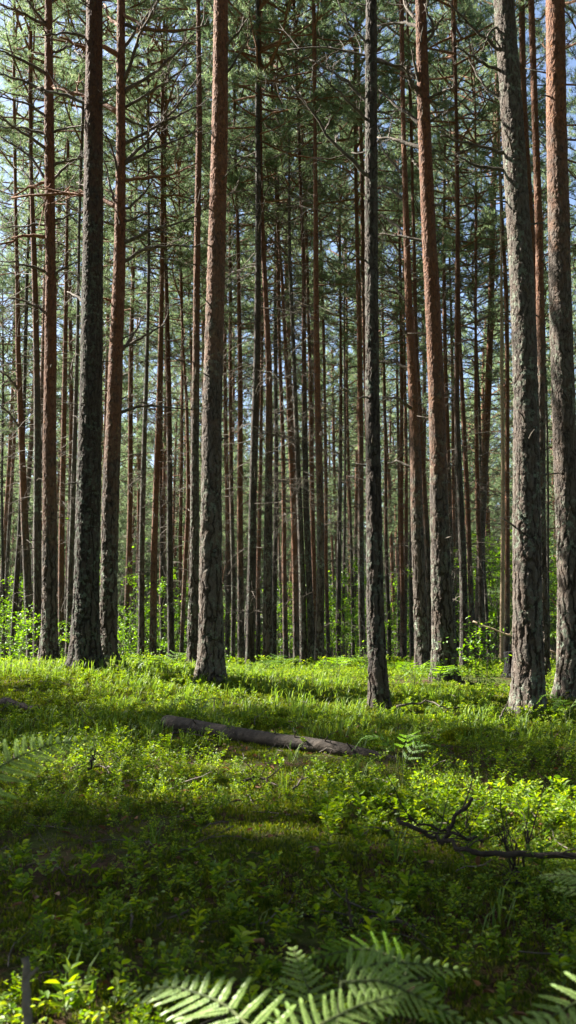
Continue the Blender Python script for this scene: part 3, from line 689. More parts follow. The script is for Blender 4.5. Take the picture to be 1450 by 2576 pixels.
# the wood beyond, one mass
df = MB()
tv = MB(); tv.tube([(0, 0, 0), (0, 0, 8), (0, 0, 17)], [.13, .09, .03], 5, 1, False)
pr = []
for c in CR_F[:3]:
    mb2 = MB(); V, Q, T, qm, tm = c.merged(); mb2.add(V * np.array([1.1, 1.1, 1.35]) + np.array([0, 0, 7.0]), Q, 1) if len(Q) else None
    nQ = mb2.n - len(V); mb2.T.append(T + nQ); mb2.tm.append(tm)
    v2, q2, t2, a2, b2 = tv.merged(); mb2.add(v2, q2, 1); pr.append(mb2.merged())
n = 270
px_ = rng.uniform(-46, 46, n); py_ = rng.uniform(87, 140, n)
low = []
for c in CR_L:
    V, Q, T, qm, tm = c.merged(); low.append((V * np.array([1.4, 1.4, 1.5]) + np.array([0, 0, .6]), Q, T, np.ones(len(Q), int), np.zeros(len(T), int)))
m2 = 420; lx = rng.uniform(-48, 48, m2); ly = rng.uniform(84, 125, m2)
scatter(df, low, np.stack([lx, ly, ground(lx, ly)], -1), rng.uniform(0, 6.28, m2), rng.uniform(.6, 1.3, m2))
scatter(df, pr, np.stack([px_, py_, ground(px_, py_)], -1), rng.uniform(0, 6.28, n), rng.uniform(.85, 1.2, n))
sx = []
for yy in np.arange(-26, 60, 3.7):
    for xx in np.arange(-34, 34, 3.7):
        x = xx + rng.uniform(-1.3, 1.3); y = yy + rng.uniform(-1.3, 1.3)
        if y > -3 and not (x > .30 * y + 3.2 and x < 26): continue
        if in_band(x, y) or slips_in(x, y) or not free(x, y, 2) or math.hypot(x, y) < 4: continue
        sx.append((x, y))
sx = np.array(sx); n = len(sx)
sf = MB(); scatter(sf, pr, np.stack([sx[:, 0], sx[:, 1], ground(sx[:, 0], sx[:, 1])], -1), rng.uniform(0, 6.28, n), rng.uniform(.9, 1.15, n))
tag(obj('surrounding_forest', sf.mesh('surrounding_forest', [M_needle, M_twig], False)), 'closed pine wood behind and to the right of the viewpoint', 'forest', kind='stuff')
print('surrounding', n)
tag(obj('distant_forest', df.mesh('distant_forest', [M_needle, M_twig], False)), 'far-off mass of pines closing the view behind the trunks', 'forest', kind='stuff')

# ------------------------------------------------------------------ leaves
def leaf_quads(mb, P, D, U, ln, wd, m=0, fold=.25):
    """six-point leaves from P along D, U their upper side"""
    D = nrm(D); S = nrm(np.cross(D, U)); U = np.cross(S, D)
    ln = np.broadcast_to(np.asarray(ln, float), (len(P),))[:, None]; wd = np.broadcast_to(np.asarray(wd, float), (len(P),))[:, None]
    V = np.stack([P, P + D * ln * .3 + S * wd * .5 + U * wd * fold, P + D * ln * .72 + S * wd * .38 + U * wd * fold,
                  P + D * ln, P + D * ln * .72 - S * wd * .38 + U * wd * fold, P + D * ln * .3 - S * wd * .5 + U * wd * fold], 1).reshape(-1, 3)
    b = np.arange(len(P))[:, None] * 6
    mb.add(V, np.concatenate([b + np.array([[0, 1, 2, 3]]), b + np.array([[0, 3, 4, 5]])]), m)

def sprig(seed, h=.2, ntw=5, nl=7, ls=.02, lw=.55):
    global rng
    keep = rng; rng = np.random.default_rng(seed)
    mb = MB(); LP = []; LD = []; LU = []
    S = wob([0, 0, -.02], (rng.normal(0, .15), rng.normal(0, .15), 1), h, 5, .1)
    mb.tube(S, np.linspace(.0018, .0009, 6), 3, 1, False)
    for q in range(ntw + 1):
        if q == ntw: P = S[2:]
        else:
            a = rng.uniform(0, 6.28); P = wob(S[rng.integers(1, 5)], (math.cos(a) * .75, math.sin(a) * .75, .75), h * rng.uniform(.3, .6), 4, .13)
            mb.tube(P, np.linspace(.0013, .0007, len(P)), 3, 1, False)
        for s_ in range(nl):
            u = (s_ + .6) / nl * (len(P) - 1); i_ = min(len(P) - 2, int(u)); p = P[i_] + (P[i_ + 1] - P[i_]) * (u - i_)
            t = nrm(P[i_ + 1] - P[i_]); sd = nrm(np.cross(t, (0, 0, 1)) + 1e-3) * (1 if s_ % 2 else -1)
            LP.append(p); LD.append(sd + t * .55 + rng.normal(0, .22, 3)); LU.append(np.array([0, 0, 1]) + rng.normal(0, .35, 3))
    n_ = len(LP); l_ = rng.uniform(.75, 1.2, n_) * ls
    leaf_quads(mb, np.array(LP), np.array(LD), np.array(LU), l_, l_ * lw)
    rng = keep
    return mb.merged()
def in_wedge(n, y0, y1, mg=1.0, k=.30):
    """points spread evenly over the wedge in front of the camera"""
    out = np.zeros((0, 2))
    while len(out) < n:
        y = rng.uniform(y0, y1, n * 2); x = rng.uniform(-1, 1, n * 2) * (k * y1 + mg)
        ok = np.abs(x) < k * y + mg; out = np.concatenate([out, np.stack([x, y], -1)[ok]])
    return out[:n]
def place(P2): return np.stack([P2[:, 0], P2[:, 1], ground(P2[:, 0], P2[:, 1])], -1)

SPR = [sprig(400 + k, .14 + .02 * (k % 4), 4 + k % 3, 6, .025) for k in range(10)]
SPRF = [sprig(450 + k, .14, 5, 6, .026, .6) for k in range(6)]
bc = MB()
def off_log(A):
    ly = np.interp(A[:, 0], [LOGX[0], LOGX[-1]], [LOGY[0], LOGY[-1]])
    near = (A[:, 0] > LOGX[0] - .1) & (A[:, 0] < LOGX[-1] + .1) & (A[:, 1] > ly - .65) & (A[:, 1] < ly + .12)
    return A[~near | (rng.random(len(A)) < .05)]
_l = [hit(420, 1836), hit(1000, 1912)]; LOGX = [p[0] for p in _l]; LOGY = [p[1] for p in _l]; print('log', LOGX, LOGY)
A = in_wedge(3400, 1.6, 7.4)
dens = fbm(A[:, 0] * .9 + 7, A[:, 1] * .9, 31, 3) + .10 * (A[:, 0] < -.3) + .12 * ((A[:, 0] > .2) & (A[:, 1] > 4.3) & (A[:, 1] < 6))
A = off_log(A[dens > .40 + rng.normal(0, .05, len(A))])
scatter(bc, SPR, place(A), rng.uniform(0, 6.28, len(A)), rng.uniform(.38, .95, len(A)) * (.7 + .6 * fbm(A[:, 0] * .9 + 40, A[:, 1] * .9, 62, 2)), rng.uniform(0, .35, len(A)))
A = in_wedge(9000, 7.2, 16, 1.6)
dens = fbm(A[:, 0] * .8, A[:, 1] * .8, 33, 3)
A = off_log(A[dens > .37 + rng.normal(0, .05, len(A))])
scatter(bc, SPRF, place(A), rng.uniform(0, 6.28, len(A)), rng.uniform(.4, .85, len(A)) * (.7 + .6 * fbm(A[:, 0] * .7 + 40, A[:, 1] * .7, 61, 2)), rng.uniform(0, .35, len(A)))
A = in_wedge(4200, 16, 34, 2.0)
scatter(bc, SPRF[:3], place(A), rng.uniform(0, 6.28, len(A)), rng.uniform(.9, 2.0, len(A)), rng.uniform(0, .3, len(A)))
SPL = [sprig(480 + k, .15, 2 + k % 2, 8, .036, .5) for k in range(5)]
A = np.concatenate([np.stack([rng.uniform(-.95, -.1, 14), rng.uniform(1.7, 2.9, 14)], -1), np.stack([rng.uniform(-1.3, 1.2, 90), rng.uniform(2.6, 4.2, 90)], -1), np.stack([rng.uniform(.1, 2.2, 160), rng.uniform(4.5, 5.6, 160)], -1)])
scatter(bc, SPL, place(A), rng.uniform(0, 6.28, len(A)), rng.uniform(.6, 1.1, len(A)), rng.uniform(0, .3, len(A)))
LX = np.linspace(LOGX[0], LOGX[1], 13); A = np.stack([LX, np.interp(LX, LOGX, LOGY) + rng.choice([-.2, .14], 13) + rng.normal(0, .04, 13)], -1)
scatter(bc, SPRF, place(A), rng.uniform(0, 6.28, len(A)), rng.uniform(.5, 1.1, len(A)), rng.uniform(0, .5, len(A)))
tag(obj('bilberry_carpet', bc.mesh('bilberry_carpet', [M_berry, M_stem], False)), 'green carpet of bilberry sprigs covering the forest floor', 'ground cover', kind='stuff')

# moss
def tuft(seed, n=6, h=.022, w_=.006, sp=.5):
    r_ = np.random.default_rng(seed); mb = MB()
    for q in range(n):
        a = r_.uniform(0, 6.28); b = r_.uniform(0, sp); d_ = np.array([math.cos(a) * b, math.sin(a) * b, 1.0]); hh = h * r_.uniform(.6, 1.2)
        s_ = np.array([-math.sin(a), math.cos(a), 0]) * w_; o = r_.normal(0, h * .35, 3) * np.array([1, 1, 0])
        mb.add([o - s_ * .5, o - s_ * .6 + d_ * hh * .6, o + d_ * hh, o + s_ * .6 + d_ * hh * .6], [[0, 1, 2, 3]])
    return mb.merged()
MT = [tuft(500 + k) for k in range(6)]
mo = MB()
A = in_wedge(42000, 1.7, 8.0, .6)
d_ = fbm(A[:, 0] * 1.3 + 2, A[:, 1] * 1.3, 41, 3)
A = A[(d_ > .40) | (rng.random(len(A)) < .25)]
PA = place(A); PA[:, 2] += (fbm(A[:, 0] * 7, A[:, 1] * 7, 21, 3) - .44) * .05
scatter(mo, MT, PA, rng.uniform(0, 6.28, len(A)), rng.uniform(.6, 1.3, len(A)), rng.uniform(0, .4, len(A)))
A = in_wedge(30000, 7.5, 12, .6)
PA = place(A); PA[:, 2] += (fbm(A[:, 0] * 7, A[:, 1] * 7, 21, 3) - .44) * .05
scatter(mo, MT[:4], PA, rng.uniform(0, 6.28, len(A)), rng.uniform(.9, 1.8, len(A)), rng.uniform(0, .4, len(A)))
tag(obj('moss', mo.mesh('moss', M_moss, False)), 'yellow-green moss between the bilberry sprigs', 'moss', kind='stuff')

# grass
def blade(seed, n=7, h=.15):
    r_ = np.random.default_rng(seed); mb = MB()
    for q in range(n):
        a = r_.uniform(0, 6.28); b = r_.uniform(.15, .9); hh = h * r_.uniform(.6, 1.2); w_ = .0035
        o = r_.normal(0, .015, 3) * np.array([1, 1, 0]); s_ = np.array([-math.sin(a), math.cos(a), 0]) * w_
        u = np.array([math.cos(a), math.sin(a), 0]); p1 = o + u * b * hh * .35 + np.array([0, 0, hh * .6]); p2 = o + u * b * hh * .9 + np.array([0, 0, hh * .8])
        mb.add([o - s_, o + s_, p1 + s_, p1 - s_, p2], [[0, 1, 2, 3]]); mb.T.append(np.array([[3, 2, 4]]) + mb.n - 5); mb.tm.append(np.zeros(1, int))
    return mb.merged()
GB = [blade(600 + k) for k in range(6)]
gr = MB()
A = in_wedge(3600, 7.5, 15, 1.2); A = A[(fbm(A[:, 0] * .6 + 9, A[:, 1] * .6, 55, 2) + .1 * (A[:, 0] < .8)) > .42]
A = np.concatenate([A, in_wedge(60, 2.8, 7.5, .5)])
scatter(gr, GB, place(A), rng.uniform(0, 6.28, len(A)), rng.uniform(.5, 1.2, len(A)))
tag(obj('grass', gr.mesh('grass', M_grass, False)), 'thin blades of grass among the bilberries', 'grass', kind='stuff')

# litter: dead leaves, needles and bits of twig
lt = MB()
A = in_wedge(520, 1.8, 9, .5); PA = place(A) + np.array([0, 0, .025])
leaf_quads(lt, PA, rng.normal(0, 1, (len(A), 3)) * np.array([1, 1, .25]), np.array([0, 0, 1]) + rng.normal(0, .3, (len(A), 3)), rng.uniform(.02, .055, len(A)), rng.uniform(.015, .03, len(A)), 0, .3)
A = in_wedge(9000, 1.7, 7, .5); PA = place(A) + np.array([0, 0, .015]); D = nrm(rng.normal(0, 1, (len(A), 3)) * np.array([1, 1, .2])); S = nrm(np.cross(D, (0, 0, 1))) * .0009
Ln = rng.uniform(.03, .06, (len(A), 1))
lt.add(np.stack([PA - S, PA + S, PA + D * Ln + S, PA + D * Ln - S], 1).reshape(-1, 3), np.arange(len(A) * 4).reshape(-1, 4), 1)
A = in_wedge(420, 1.8, 11, .5)
for x, y in A:
    a = rng.uniform(0, 6.28); P_ = wob([x, y, gz(x, y) + .02], (math.cos(a), math.sin(a), rng.uniform(-.05, .35)), rng.uniform(.08, .4), 5, .2, .1)
    P_[:, 2] = np.maximum(P_[:, 2], ground(P_[:, 0], P_[:, 1]) + .012); lt.tube(P_, np.linspace(.004, .0015, 6) * rng.uniform(.6, 1.4), 4, 2)
tag(obj('leaf_litter', lt.mesh('leaf_litter', [M_litter, M_deadneedle, M_twig], False)), 'scattered dead leaves, brown needles and small twigs on the moss', 'litter', kind='stuff')

# ------------------------------------------------------------------ saplings and bushes
def bush_mesh(seed, h, rad, nst, nleaf, ls, low=.25):
    global rng
    keep = rng; rng = np.random.default_rng(seed)
    st = MB(); lf = MB(); LP = []; LD = []
    for q in range(nst):
        a = rng.uniform(0, 6.28); S = wob((rng.normal(0, rad * .2), rng.normal(0, rad * .2), -.1), (math.cos(a) * .18, math.sin(a) * .18, 1), h * rng.uniform(.7, 1), 8, .08)
        st.tube(S, np.linspace(.012, .004, 9) * h / 3, 4, 0, False)
        for b in range(int(9 + h * 2)):
            u = rng.uniform(low, 1) * 7.9; i_ = int(u); p = S[i_] + (S[min(8, i_ + 1)] - S[i_]) * (u - i_); az = rng.uniform(0, 6.28)
            T_ = wob(p, (math.cos(az), math.sin(az), .35), rad * rng.uniform(.35, 1) * (1.15 - u / 11), 4, .18)
            st.tube(T_, np.linspace(.004, .0015, 5) * h / 3, 3, 0, False)
            for l in range(nleaf):
                v = rng.uniform(.2, 1) * 3.99; j_ = int(v); LP.append(T_[j_] + (T_[j_ + 1] - T_[j_]) * (v - j_) + rng.normal(0, ls * .5, 3)); LD.append(nrm(T_[j_ + 1] - T_[j_]) * .4 + rng.normal(0, .7, 3) * np.array([1, 1, .5]) + np.array([0, 0, -.15]))
    n_ = len(LP); l_ = rng.uniform(.7, 1.25, n_) * ls
    leaf_quads(lf, np.array(LP), np.array(LD), np.array([0, 0, 1]) + rng.normal(0, .4, (n_, 3)), l_, l_ * .6, 0, .12)
    rng = keep
    return st.mesh('stem', M_twig), lf.mesh('foliage', M_leaf, False)
BU = [bush_mesh(700, 5.0, 1.3, 5, 20, .085), bush_mesh(701, 3.2, 1.1, 6, 18, .08), bush_mesh(702, 1.8, .7, 6, 10, .06, .1), bush_mesh(703, 1.1, .6, 7, 8, .05, .1), bush_mesh(704, .7, .28, 4, 5, .035, .15), bush_mesh(705, 5.0, .9, 4, 7, .075, .1)]
def bush(k, px, d, label, s=1.0, group=None, name='leafy_sapling', cat='sapling', x=None):
    if x is None: x = pix(px, 1600, d)[0]
    r_ = thing(name, label, cat, (x, d, gz(x, d)), group)
    obj('stem', BU[k][0], r_); obj('foliage', BU[k][1], r_)
    r_.rotation_euler.z = rng.uniform(0, 6.28); r_.scale = (s, s, s); return r_
bush(5, 338, 25.5, 'tall thin sapling with bright green leaves right of the pine with glowing orange flakes', .95)
bush(1, 372, 25, 'leafy sapling behind the pale grey-brown pine left of the middle', .85)
bush(1, 442, 28, 'leafy sapling showing beside the bowed tan-peeled pine', .9)
bush(0, 478, 30, 'tall sapling whose leaves peek out left of the slender grey-brown pine', .72)
bush(0, 1252, 41.5, 'largest bright green leafy sapling, left of the thickest pine', 1.5)
bush(0, 1212, 42.5, 'bright leafy sapling behind the thin red pine on the right', 1.25)
bush(0, 1290, 42, 'leafy sapling seen behind the left edge of the thickest pine', 1.3)
bush(0, 1398, 34, 'bright leafy sapling in the slot between the two thick pines on the right', 1.2)
bush(1, 1160, 30, 'leafy sapling behind the dark knobbly pine', 1.3)
bush(1, 848, 30, 'sunlit leafy bush glowing in the gap right of the central cluster', 1.1)
bush(2, 868, 27, 'low leafy bush at the foot of the thinnest pale-grey pole', 1.1)
bush(1, 5, 30, 'leafy bush at the left picture edge behind the dark poles', 1.0)
bush(2, 150, 19, 'sunny leafy shoots beside the foot of the rusty red pine', .6)
bush(3, 48, 14.5, 'bright young sapling with round leaves at the far left of the sunny crest', .95)
bush(3, 318, 15.5, 'small sunlit bush at the foot of the leaning pine with glowing flakes', .75)
bush(4, 568, 12.6, 'small sprout with a reddish tip beside the foot of the large middle-left pine', .8)
bush(3, 1180, 12.2, 'dark green young sapling in front of the dark knobbly pine', .85)
bush(4, 1212, 10.6, 'leafless-looking thin-stemmed shrub in the green left of the thickest pine', 1.0)
bush(4, 905, 13.5, 'small leafy shoot left of the straight slim grey pine', .9)
for q, (px, d, k, s) in enumerate([(60, 36, 2, 1.2), (1232, 46, 0, 1.6), (1262, 38, 0, 1.3), (1405, 46, 0, 1.4), (860, 44, 0, .8), (290, 40, 2, 1.2), (560, 34, 2, 1.3), (600, 42, 1, 1), (700, 38, 2, 1.6), (730, 45, 1, 1.4), (820, 40, 1, 1.5), (950, 36, 2, 1.4), (985, 32, 2, 1.4), (1000, 45, 1, 1.4), (1060, 40, 1, 1.4),
     (1100, 34, 2, 1.5), (1190, 38, 0, 1), (1270, 42, 0, 1.2), (1350, 40, 0, 1), (1425, 36, 0, .9), (1390, 46, 1, 1.8), (400, 44, 2, 1.4), (500, 40, 2, 1.6), (640, 33, 3, 1.4), (230, 34, 2, 1), (120, 40, 2, 1.3), (880, 48, 1, 1.7), (910, 40, 1, 1.1), (20, 44, 0, .9), (1130, 48, 0, .9), (340, 38, 2, 1.4)]):
    bush(k, px, d, 'low leafy bush in the shade between distant pine trunks', s, 'leafy bushes deep in the forest', 'bush', 'bush')
# ------------------------------------------------------------------ ferns
def frond(mb, P, nrmv, W, npin=13, m=0, ms=1, droop=.25, npl=18, slim=.21):
    """bracken frond along the points P; W the half width at its base"""
    P = np.array(P, float); t_ = np.linspace(0, 1, len(P)); tt = np.linspace(0, 1, 25)
    C = np.stack([np.interp(tt, t_, P[:, c]) for c in range(3)], -1)
    for _ in range(4): C[1:-1] = (C[:-2] + 2 * C[1:-1] + C[2:]) / 4
    Lg = np.linalg.norm(np.diff(C, axis=0), axis=1).sum()
    mb.tube(C, np.linspace(.0028, .0008, 25), 5, ms)
    N0 = np.array(nrmv, float); gap_ = .44 * Lg / npin
    LP = []; LD = []; LU = []; LL = []; LW = []
    for k in range(npin):
        u = .06 + .92 * (k / (npin - 1)) ** .93; i_ = min(23, int(u * 24)); p = C[i_] + (C[i_ + 1] - C[i_]) * (u * 24 - i_)
        t = nrm(C[i_ + 1] - C[i_]); n_ = nrm(N0 - t * np.dot(N0, t)); s_ = np.cross(t, n_)
        pl_ = W * (1 - u) ** .85 * (.75 + .25 * min(1, u * 6)) + .012
        for sd in (-1, 1):
            a = R(20 + 32 * u + rng.uniform(-4, 4)); d0 = nrm(s_ * sd * math.cos(a) + t * math.sin(a) + n_ * rng.uniform(-.08, .12))
            pts = [p]; dd = d0
            ns = 6
            for q in range(ns): dd = nrm(dd - n_ * droop / ns + t * .03); pts.append(pts[-1] + dd * pl_ / ns)
            pts = np.array(pts)
            mb.tube(pts, np.linspace(.0012, .0004, ns + 1), 3, ms, False)
            np_ = max(4, int(npl * (pl_ / W) ** .6))
            for q in range(np_):
                v = (q + .7) / (np_ + .2); j_ = min(ns - 1, int(v * ns)); pp = pts[j_] + (pts[j_ + 1] - pts[j_]) * (v * ns - j_)
                td = nrm(pts[j_ + 1] - pts[j_]); cs = np.cross(td, n_)
                wl = gap_ * (.22 + .78 * (1 - v) ** .7) * (.75 + .25 * min(1, v * 5)) * (1 - .35 * u)
                for s2 in (-1, 1):
                    LP.append(pp); LD.append(cs * s2 + td * .45 - n_ * .12); LU.append(n_ + rng.normal(0, .1, 3)); LL.append(wl * rng.uniform(.85, 1.15)); LW.append(pl_ / np_ * .86)
            LP.append(pts[-2]); LD.append(dd); LU.append(n_); LL.append(pl_ / ns * 1.5); LW.append(pl_ * .09)
    leaf_quads(mb, np.array(LP), np.array(LD), np.array(LU), np.array(LL), np.array(LW), m, .10)
def fern(label, fr, foot, group=None, mat=None):
    """fr: list of (points (px, py, depth) base first, normal, half width, material, pinnae)"""
    base = np.array(foot, float)
    r_ = thing('fern', label, 'fern', tuple(base), group)
    for pts, nv, W, mt, npin in fr:
        P = [pix(*p) - base for p in pts]
        mb = MB(); frond(mb, P, nv, W, npin)
        obj('frond', mb.mesh('frond', [mt, M_stem], False), r_)
        s_ = MB(); a = P[0]; mid_ = a * .5 + np.array([0, 0, .03]); s_.tube([np.array([0, 0, -.03]), mid_, a], [.004, .0035, .0028], 6)
        obj('stalk', s_.mesh('stalk', M_stem), r_)
    return r_
UPC = (0, -.55, .85)
foot = pix(800, 3100, 1.75); foot[2] = gz(foot[0], foot[1])
fern('large bright fern with several fronds at the bottom centre of the foreground', [
    ([(690, 2640, 1.62), (560, 2520, 1.75), (440, 2480, 1.85), (320, 2500, 1.95)], (0, -.5, .87), .105, M_fern, 15),
    ([(795, 2640, 1.70), (780, 2500, 1.85), (738, 2385, 1.98)], (.1, -.75, .66), .092, M_fern, 14),
    ([(860, 2450, 1.78), (960, 2420, 1.80), (1060, 2425, 1.84), (1175, 2445, 1.88)], (.1, -.5, .85), .050, M_fern, 13),
    ([(860, 2470, 1.70), (960, 2465, 1.70), (1060, 2510, 1.70), (1180, 2580, 1.70)], (.2, -.55, .82), .065, M_fern, 14),
    ([(1030, 2425, 1.88), (930, 2385, 1.90), (850, 2395, 1.88), (758, 2424, 1.84)], (-.1, -.5, .86), .052, M_fernl, 12),
    ([(700, 2680, 1.50), (800, 2580, 1.56), (900, 2530, 1.62), (1010, 2500, 1.68)], (0, -.55, .84), .075, M_fern, 15)], foot)
foot = pix(1400, 3150, 1.7); foot[2] = gz(foot[0], foot[1])
fern('bright fern frond lying across the bottom right corner', [
    ([(1640, 2640, 1.55), (1480, 2600, 1.60), (1320, 2585, 1.66), (1150, 2590, 1.72)], (0, -.45, .9), .085, M_fern, 15),
    ([(1560, 2480, 1.75), (1450, 2520, 1.75), (1370, 2570, 1.7), (1330, 2620, 1.65)], (0, -.6, .8), .06, M_fern, 10)], foot)
foot = pix(1540, 2800, 2.2); foot[2] = gz(foot[0], foot[1])
fern('fern with pale narrow fronds entering from the right edge above the corner fern', [
    ([(1560, 2260, 2.25), (1480, 2212, 2.3), (1420, 2200, 2.32), (1362, 2203, 2.35)], (0, -.35, .92), .05, M_fern, 11),
    ([(1580, 2280, 2.2), (1500, 2240, 2.25), (1400, 2234, 2.3)], (0, -.35, .92), .05, M_fern, 9)], foot)
foot = pix(-120, 2500, 2.3); foot[2] = gz(foot[0], foot[1])
fern('blurred pale fern reaching in from the left edge with drooping leaflets', [
    ([(-110, 2010, 2.15), (20, 1915, 2.25), (120, 1873, 2.35), (240, 1860, 2.5)], (.15, -.75, .62), .085, M_fern, 15)], foot)
# ferns in the sun farther off
def ground_fern(label, px, py, n, L_, W, mt=None, d=None, hh=.18, group=None):
    p = hit(px, py) if d is None else np.array([pix(px, py, d)[0], d, 0]); p[2] = gz(p[0], p[1])
    r_ = thing('fern', label, 'fern', tuple(p), group)
    a0 = rng.uniform(0, 6.28)
    for k in range(n):
        a = a0 + k * 6.28 / n + rng.uniform(-.4, .4); u = np.array([math.cos(a), math.sin(a), 0]); h = hh * rng.uniform(.8, 1.25); l_ = L_ * rng.uniform(.8, 1.15)
        P = [u * .03 + [0, 0, h], u * l_ * .4 + [0, 0, h + .09], u * l_ * .75 + [0, 0, h + .09], u * l_ + [0, 0, h + .01]]
        mb = MB(); frond(mb, P, (0, -.15, 1), W, 10, npl=7)
        obj('frond', mb.mesh('frond', [mt or M_fernd, M_stem], False), r_)
        s_ = MB(); s_.tube([(0, 0, -.03), (u[0] * .02, u[1] * .02, h * .6), P[0]], .0025, 5); obj('stalk', s_.mesh('stalk', M_stem), r_)
ground_fern('bright yellow-green fern just right of the slim grey middle pine', 1040, 1735, 5, .42, .17, M_fernl)
ground_fern('sunlit fern at the foot of the big lichen-footed pine', 1105, 1745, 4, .40, .15, M_fernl)
ground_fern('fern on the crest in the gap left of the slim grey middle pine', 850, 1715, 4, .42, .16, M_fernl)
ground_fern('fern on the crest below the central cluster of pines', 700, 1715, 4, .36, .14)
ground_fern('low fern on the crest left of the large middle-left pine', 425, 1712, 4, .42, .15, M_fernl)
ground_fern('dark green fern in shade below the right end of the log', 1010, 1985, 3, .28, .09)
ground_fern('fern at the right picture edge beside the foot of the thickest pine', 1428, 1835, 3, .26, .10)
ground_fern('small fern over the left end of the log', 500, 1835, 3, .25, .10)

# ------------------------------------------------------------------ log, sticks, mound, stump
def stick(name, label, pts, wpx, mat, lift=.03, k=7, subs=0, cat='branch', taper=.45, free_pts=False, n=14, jit=.006):
    """pts in the measuring grid, resting on the ground (or with a depth as third number)"""
    W = [pix(*p) if len(p) == 3 else hit(*p) + np.array([0, 0, lift]) for p in pts]
    W = np.array(W); base = W[0].copy(); base[2] = gz(base[0], base[1])
    tt = np.linspace(0, 1, len(W)); t2 = np.linspace(0, 1, n)
    C = np.stack([np.interp(t2, tt, W[:, c]) for c in range(3)], -1); C[1:-1] = (C[:-2] + C[1:-1] * 2 + C[2:]) / 4 + rng.normal(0, jit, (n - 2, 3))
    r0 = wpx * C[:, 1].mean() / FPX * .5
    mb = MB(); mb.tube(C - base, np.linspace(r0, r0 * taper, n) * (1 + rng.normal(0, .06, n)), k, 0)
    for q in range(subs):
        i_ = rng.integers(2, n - 1); d = nrm(nrm(C[i_] - C[i_ - 1]) + rng.normal(0, .7, 3) + [0, 0, .4])
        mb.tube(wob(C[i_] - base, d, rng.uniform(.06, .3), 4, .2), np.linspace(r0 * .4, r0 * .12, 5), 4, 0, False)
    o = obj(name, mb.mesh(name, mat), None, tuple(base)); tag(o, label, cat); return o
# the fallen log
Wl = np.array([hit(420, 1836) + [0, 0, .065], hit(540, 1860) + [0, 0, .065], hit(680, 1882) + [0, 0, .055], hit(830, 1897) + [0, 0, .045], hit(1000, 1912) + [0, 0, -.02]])
base = Wl[0].copy(); base[2] = gz(base[0], base[1])
lg = thing('fallen_log', 'long fallen log lying in the shade edge in front of the sunny strip', 'log', tuple(base))
t2 = np.linspace(0, 1, 160); C = np.stack([np.interp(t2, np.linspace(0, 1, 5), Wl[:, c]) for c in range(3)], -1)
for _ in range(300): C[1:-1] = (C[:-2] + 2 * C[1:-1] + C[2:]) / 4
mb = MB(); k = 28; r = np.interp(t2, [0, .1, .8, 1], [.058, .060, .052, .040])
t = nrm(np.gradient(C, axis=0)); a = nrm(np.cross(t, (0, 0, 1))); b = np.cross(a, t); th = np.arange(k) * 2 * np.pi / k
rr = r[:, None] * (1 + .16 * (fbm(th[None] * 2.5 + 0 * t2[:, None], t2[:, None] * 40 + 0 * th[None], 77, 3) - .44))
V = C[:, None] + rr[..., None] * (a[:, None] * np.cos(th)[None, :, None] + b[:, None] * np.sin(th)[None, :, None]) - base
ii = np.arange(159)[:, None] * k; j = np.arange(k)[None]; j2 = (j + 1) % k
mb.add(V.reshape(-1, 3), np.stack([ii + j, ii + k + j, ii + k + j2, ii + j2], -1).reshape(-1, 4))
obj('bark', mb.mesh('bark', M_log), lg)
e = MB(); c0 = C[0] - base; e.add(np.vstack([c0 - t[0] * .006, V[0] - t[0] * .003]), [[0, 1 + q, 1 + (q + 1) % k] for q in range(k)]); obj('cut_end', e.mesh('cut_end', M_pale, False), lg)
for q in range(5):
    u = int(rng.integers(15, 140)); s_ = MB(); s_.tube(wob(C[u] - base, (rng.normal(0, .4), -.6, .8), .12, 3, .1), np.linspace(.008, .004, 4), 5, 0); obj('branch_stub', s_.mesh('branch_stub', M_dark), lg)
stick('fallen_log', 'short dark piece of log in the green near the left edge', [(10, 1772), (95, 1795)], 26, M_dark, .02, 14, cat='log', taper=.8)
stick('fallen_branch', 'long dark crooked branch lying in from the right edge', [(1000, 2058, 3.95), (1060, 2090, 3.9), (1100, 2110, 3.9), (1180, 2143, 3.8), (1300, 2150, 3.8), (1500, 2158, 3.75)], 11, M_dark, subs=10, taper=1.4, n=22)
stick('fallen_branch', 'thinner forked branch over the long dark one, pointing left', [(1215, 2120, 3.95), (1130, 2090, 3.98), (1070, 2075, 4.0), (1004, 2060, 4.0)], 9, M_dark, subs=5, n=16)
stick('broken_stick', 'short dark stick standing up slanted from the fallen branch', [(1110, 2125, 3.88), (1145, 2065, 3.9), (1188, 2008, 3.92)], 12, M_dark, subs=1, taper=.8)
stick('broken_stick', 'thin upright dead twig just right of the slanted stick', [(1180, 2140, 4.3), (1178, 2080, 4.3), (1172, 2040, 4.3)], 6, M_dark, subs=2)
for q, (x, tx, y0, y1) in enumerate([(1290, 1330, 2260, 2090), (1310, 1262, 2270, 2110), (1275, 1300, 2230, 2120)]):
    stick('dead_shrub_stem', ['dark dead stem leaning right under the fallen branch', 'dark dead stem leaning left under the fallen branch', 'shortest dead stem between two leaning ones under the fallen branch'][q], [(x, y0, 3.85), ((x + tx) / 2 + 8, (y0 + y1) / 2, 3.9), (tx, y1, 3.9)], 9, M_dark, subs=9)
stick('broken_stick', 'thick pale vertical stick blurred in the bottom left corner', [(74, 2640, 2.1), (66, 2520, 2.12), (63, 2408, 2.15)], 21, M_grey, k=14, taper=.9, cat='stick', jit=.002)
stick('broken_stick', 'short side spur beside the thick pale stick in the bottom left', [(68, 2465, 2.14), (95, 2435, 2.13)], 12, M_grey, k=10, taper=.6, cat='stick', n=6, jit=.001)
stick('broken_stick', 'small dark peg standing above the bright fern', [(886, 2325, 2.75), (878, 2280, 2.76), (872, 2238, 2.77)], 9, M_dark, taper=.6, cat='stick', jit=.002)
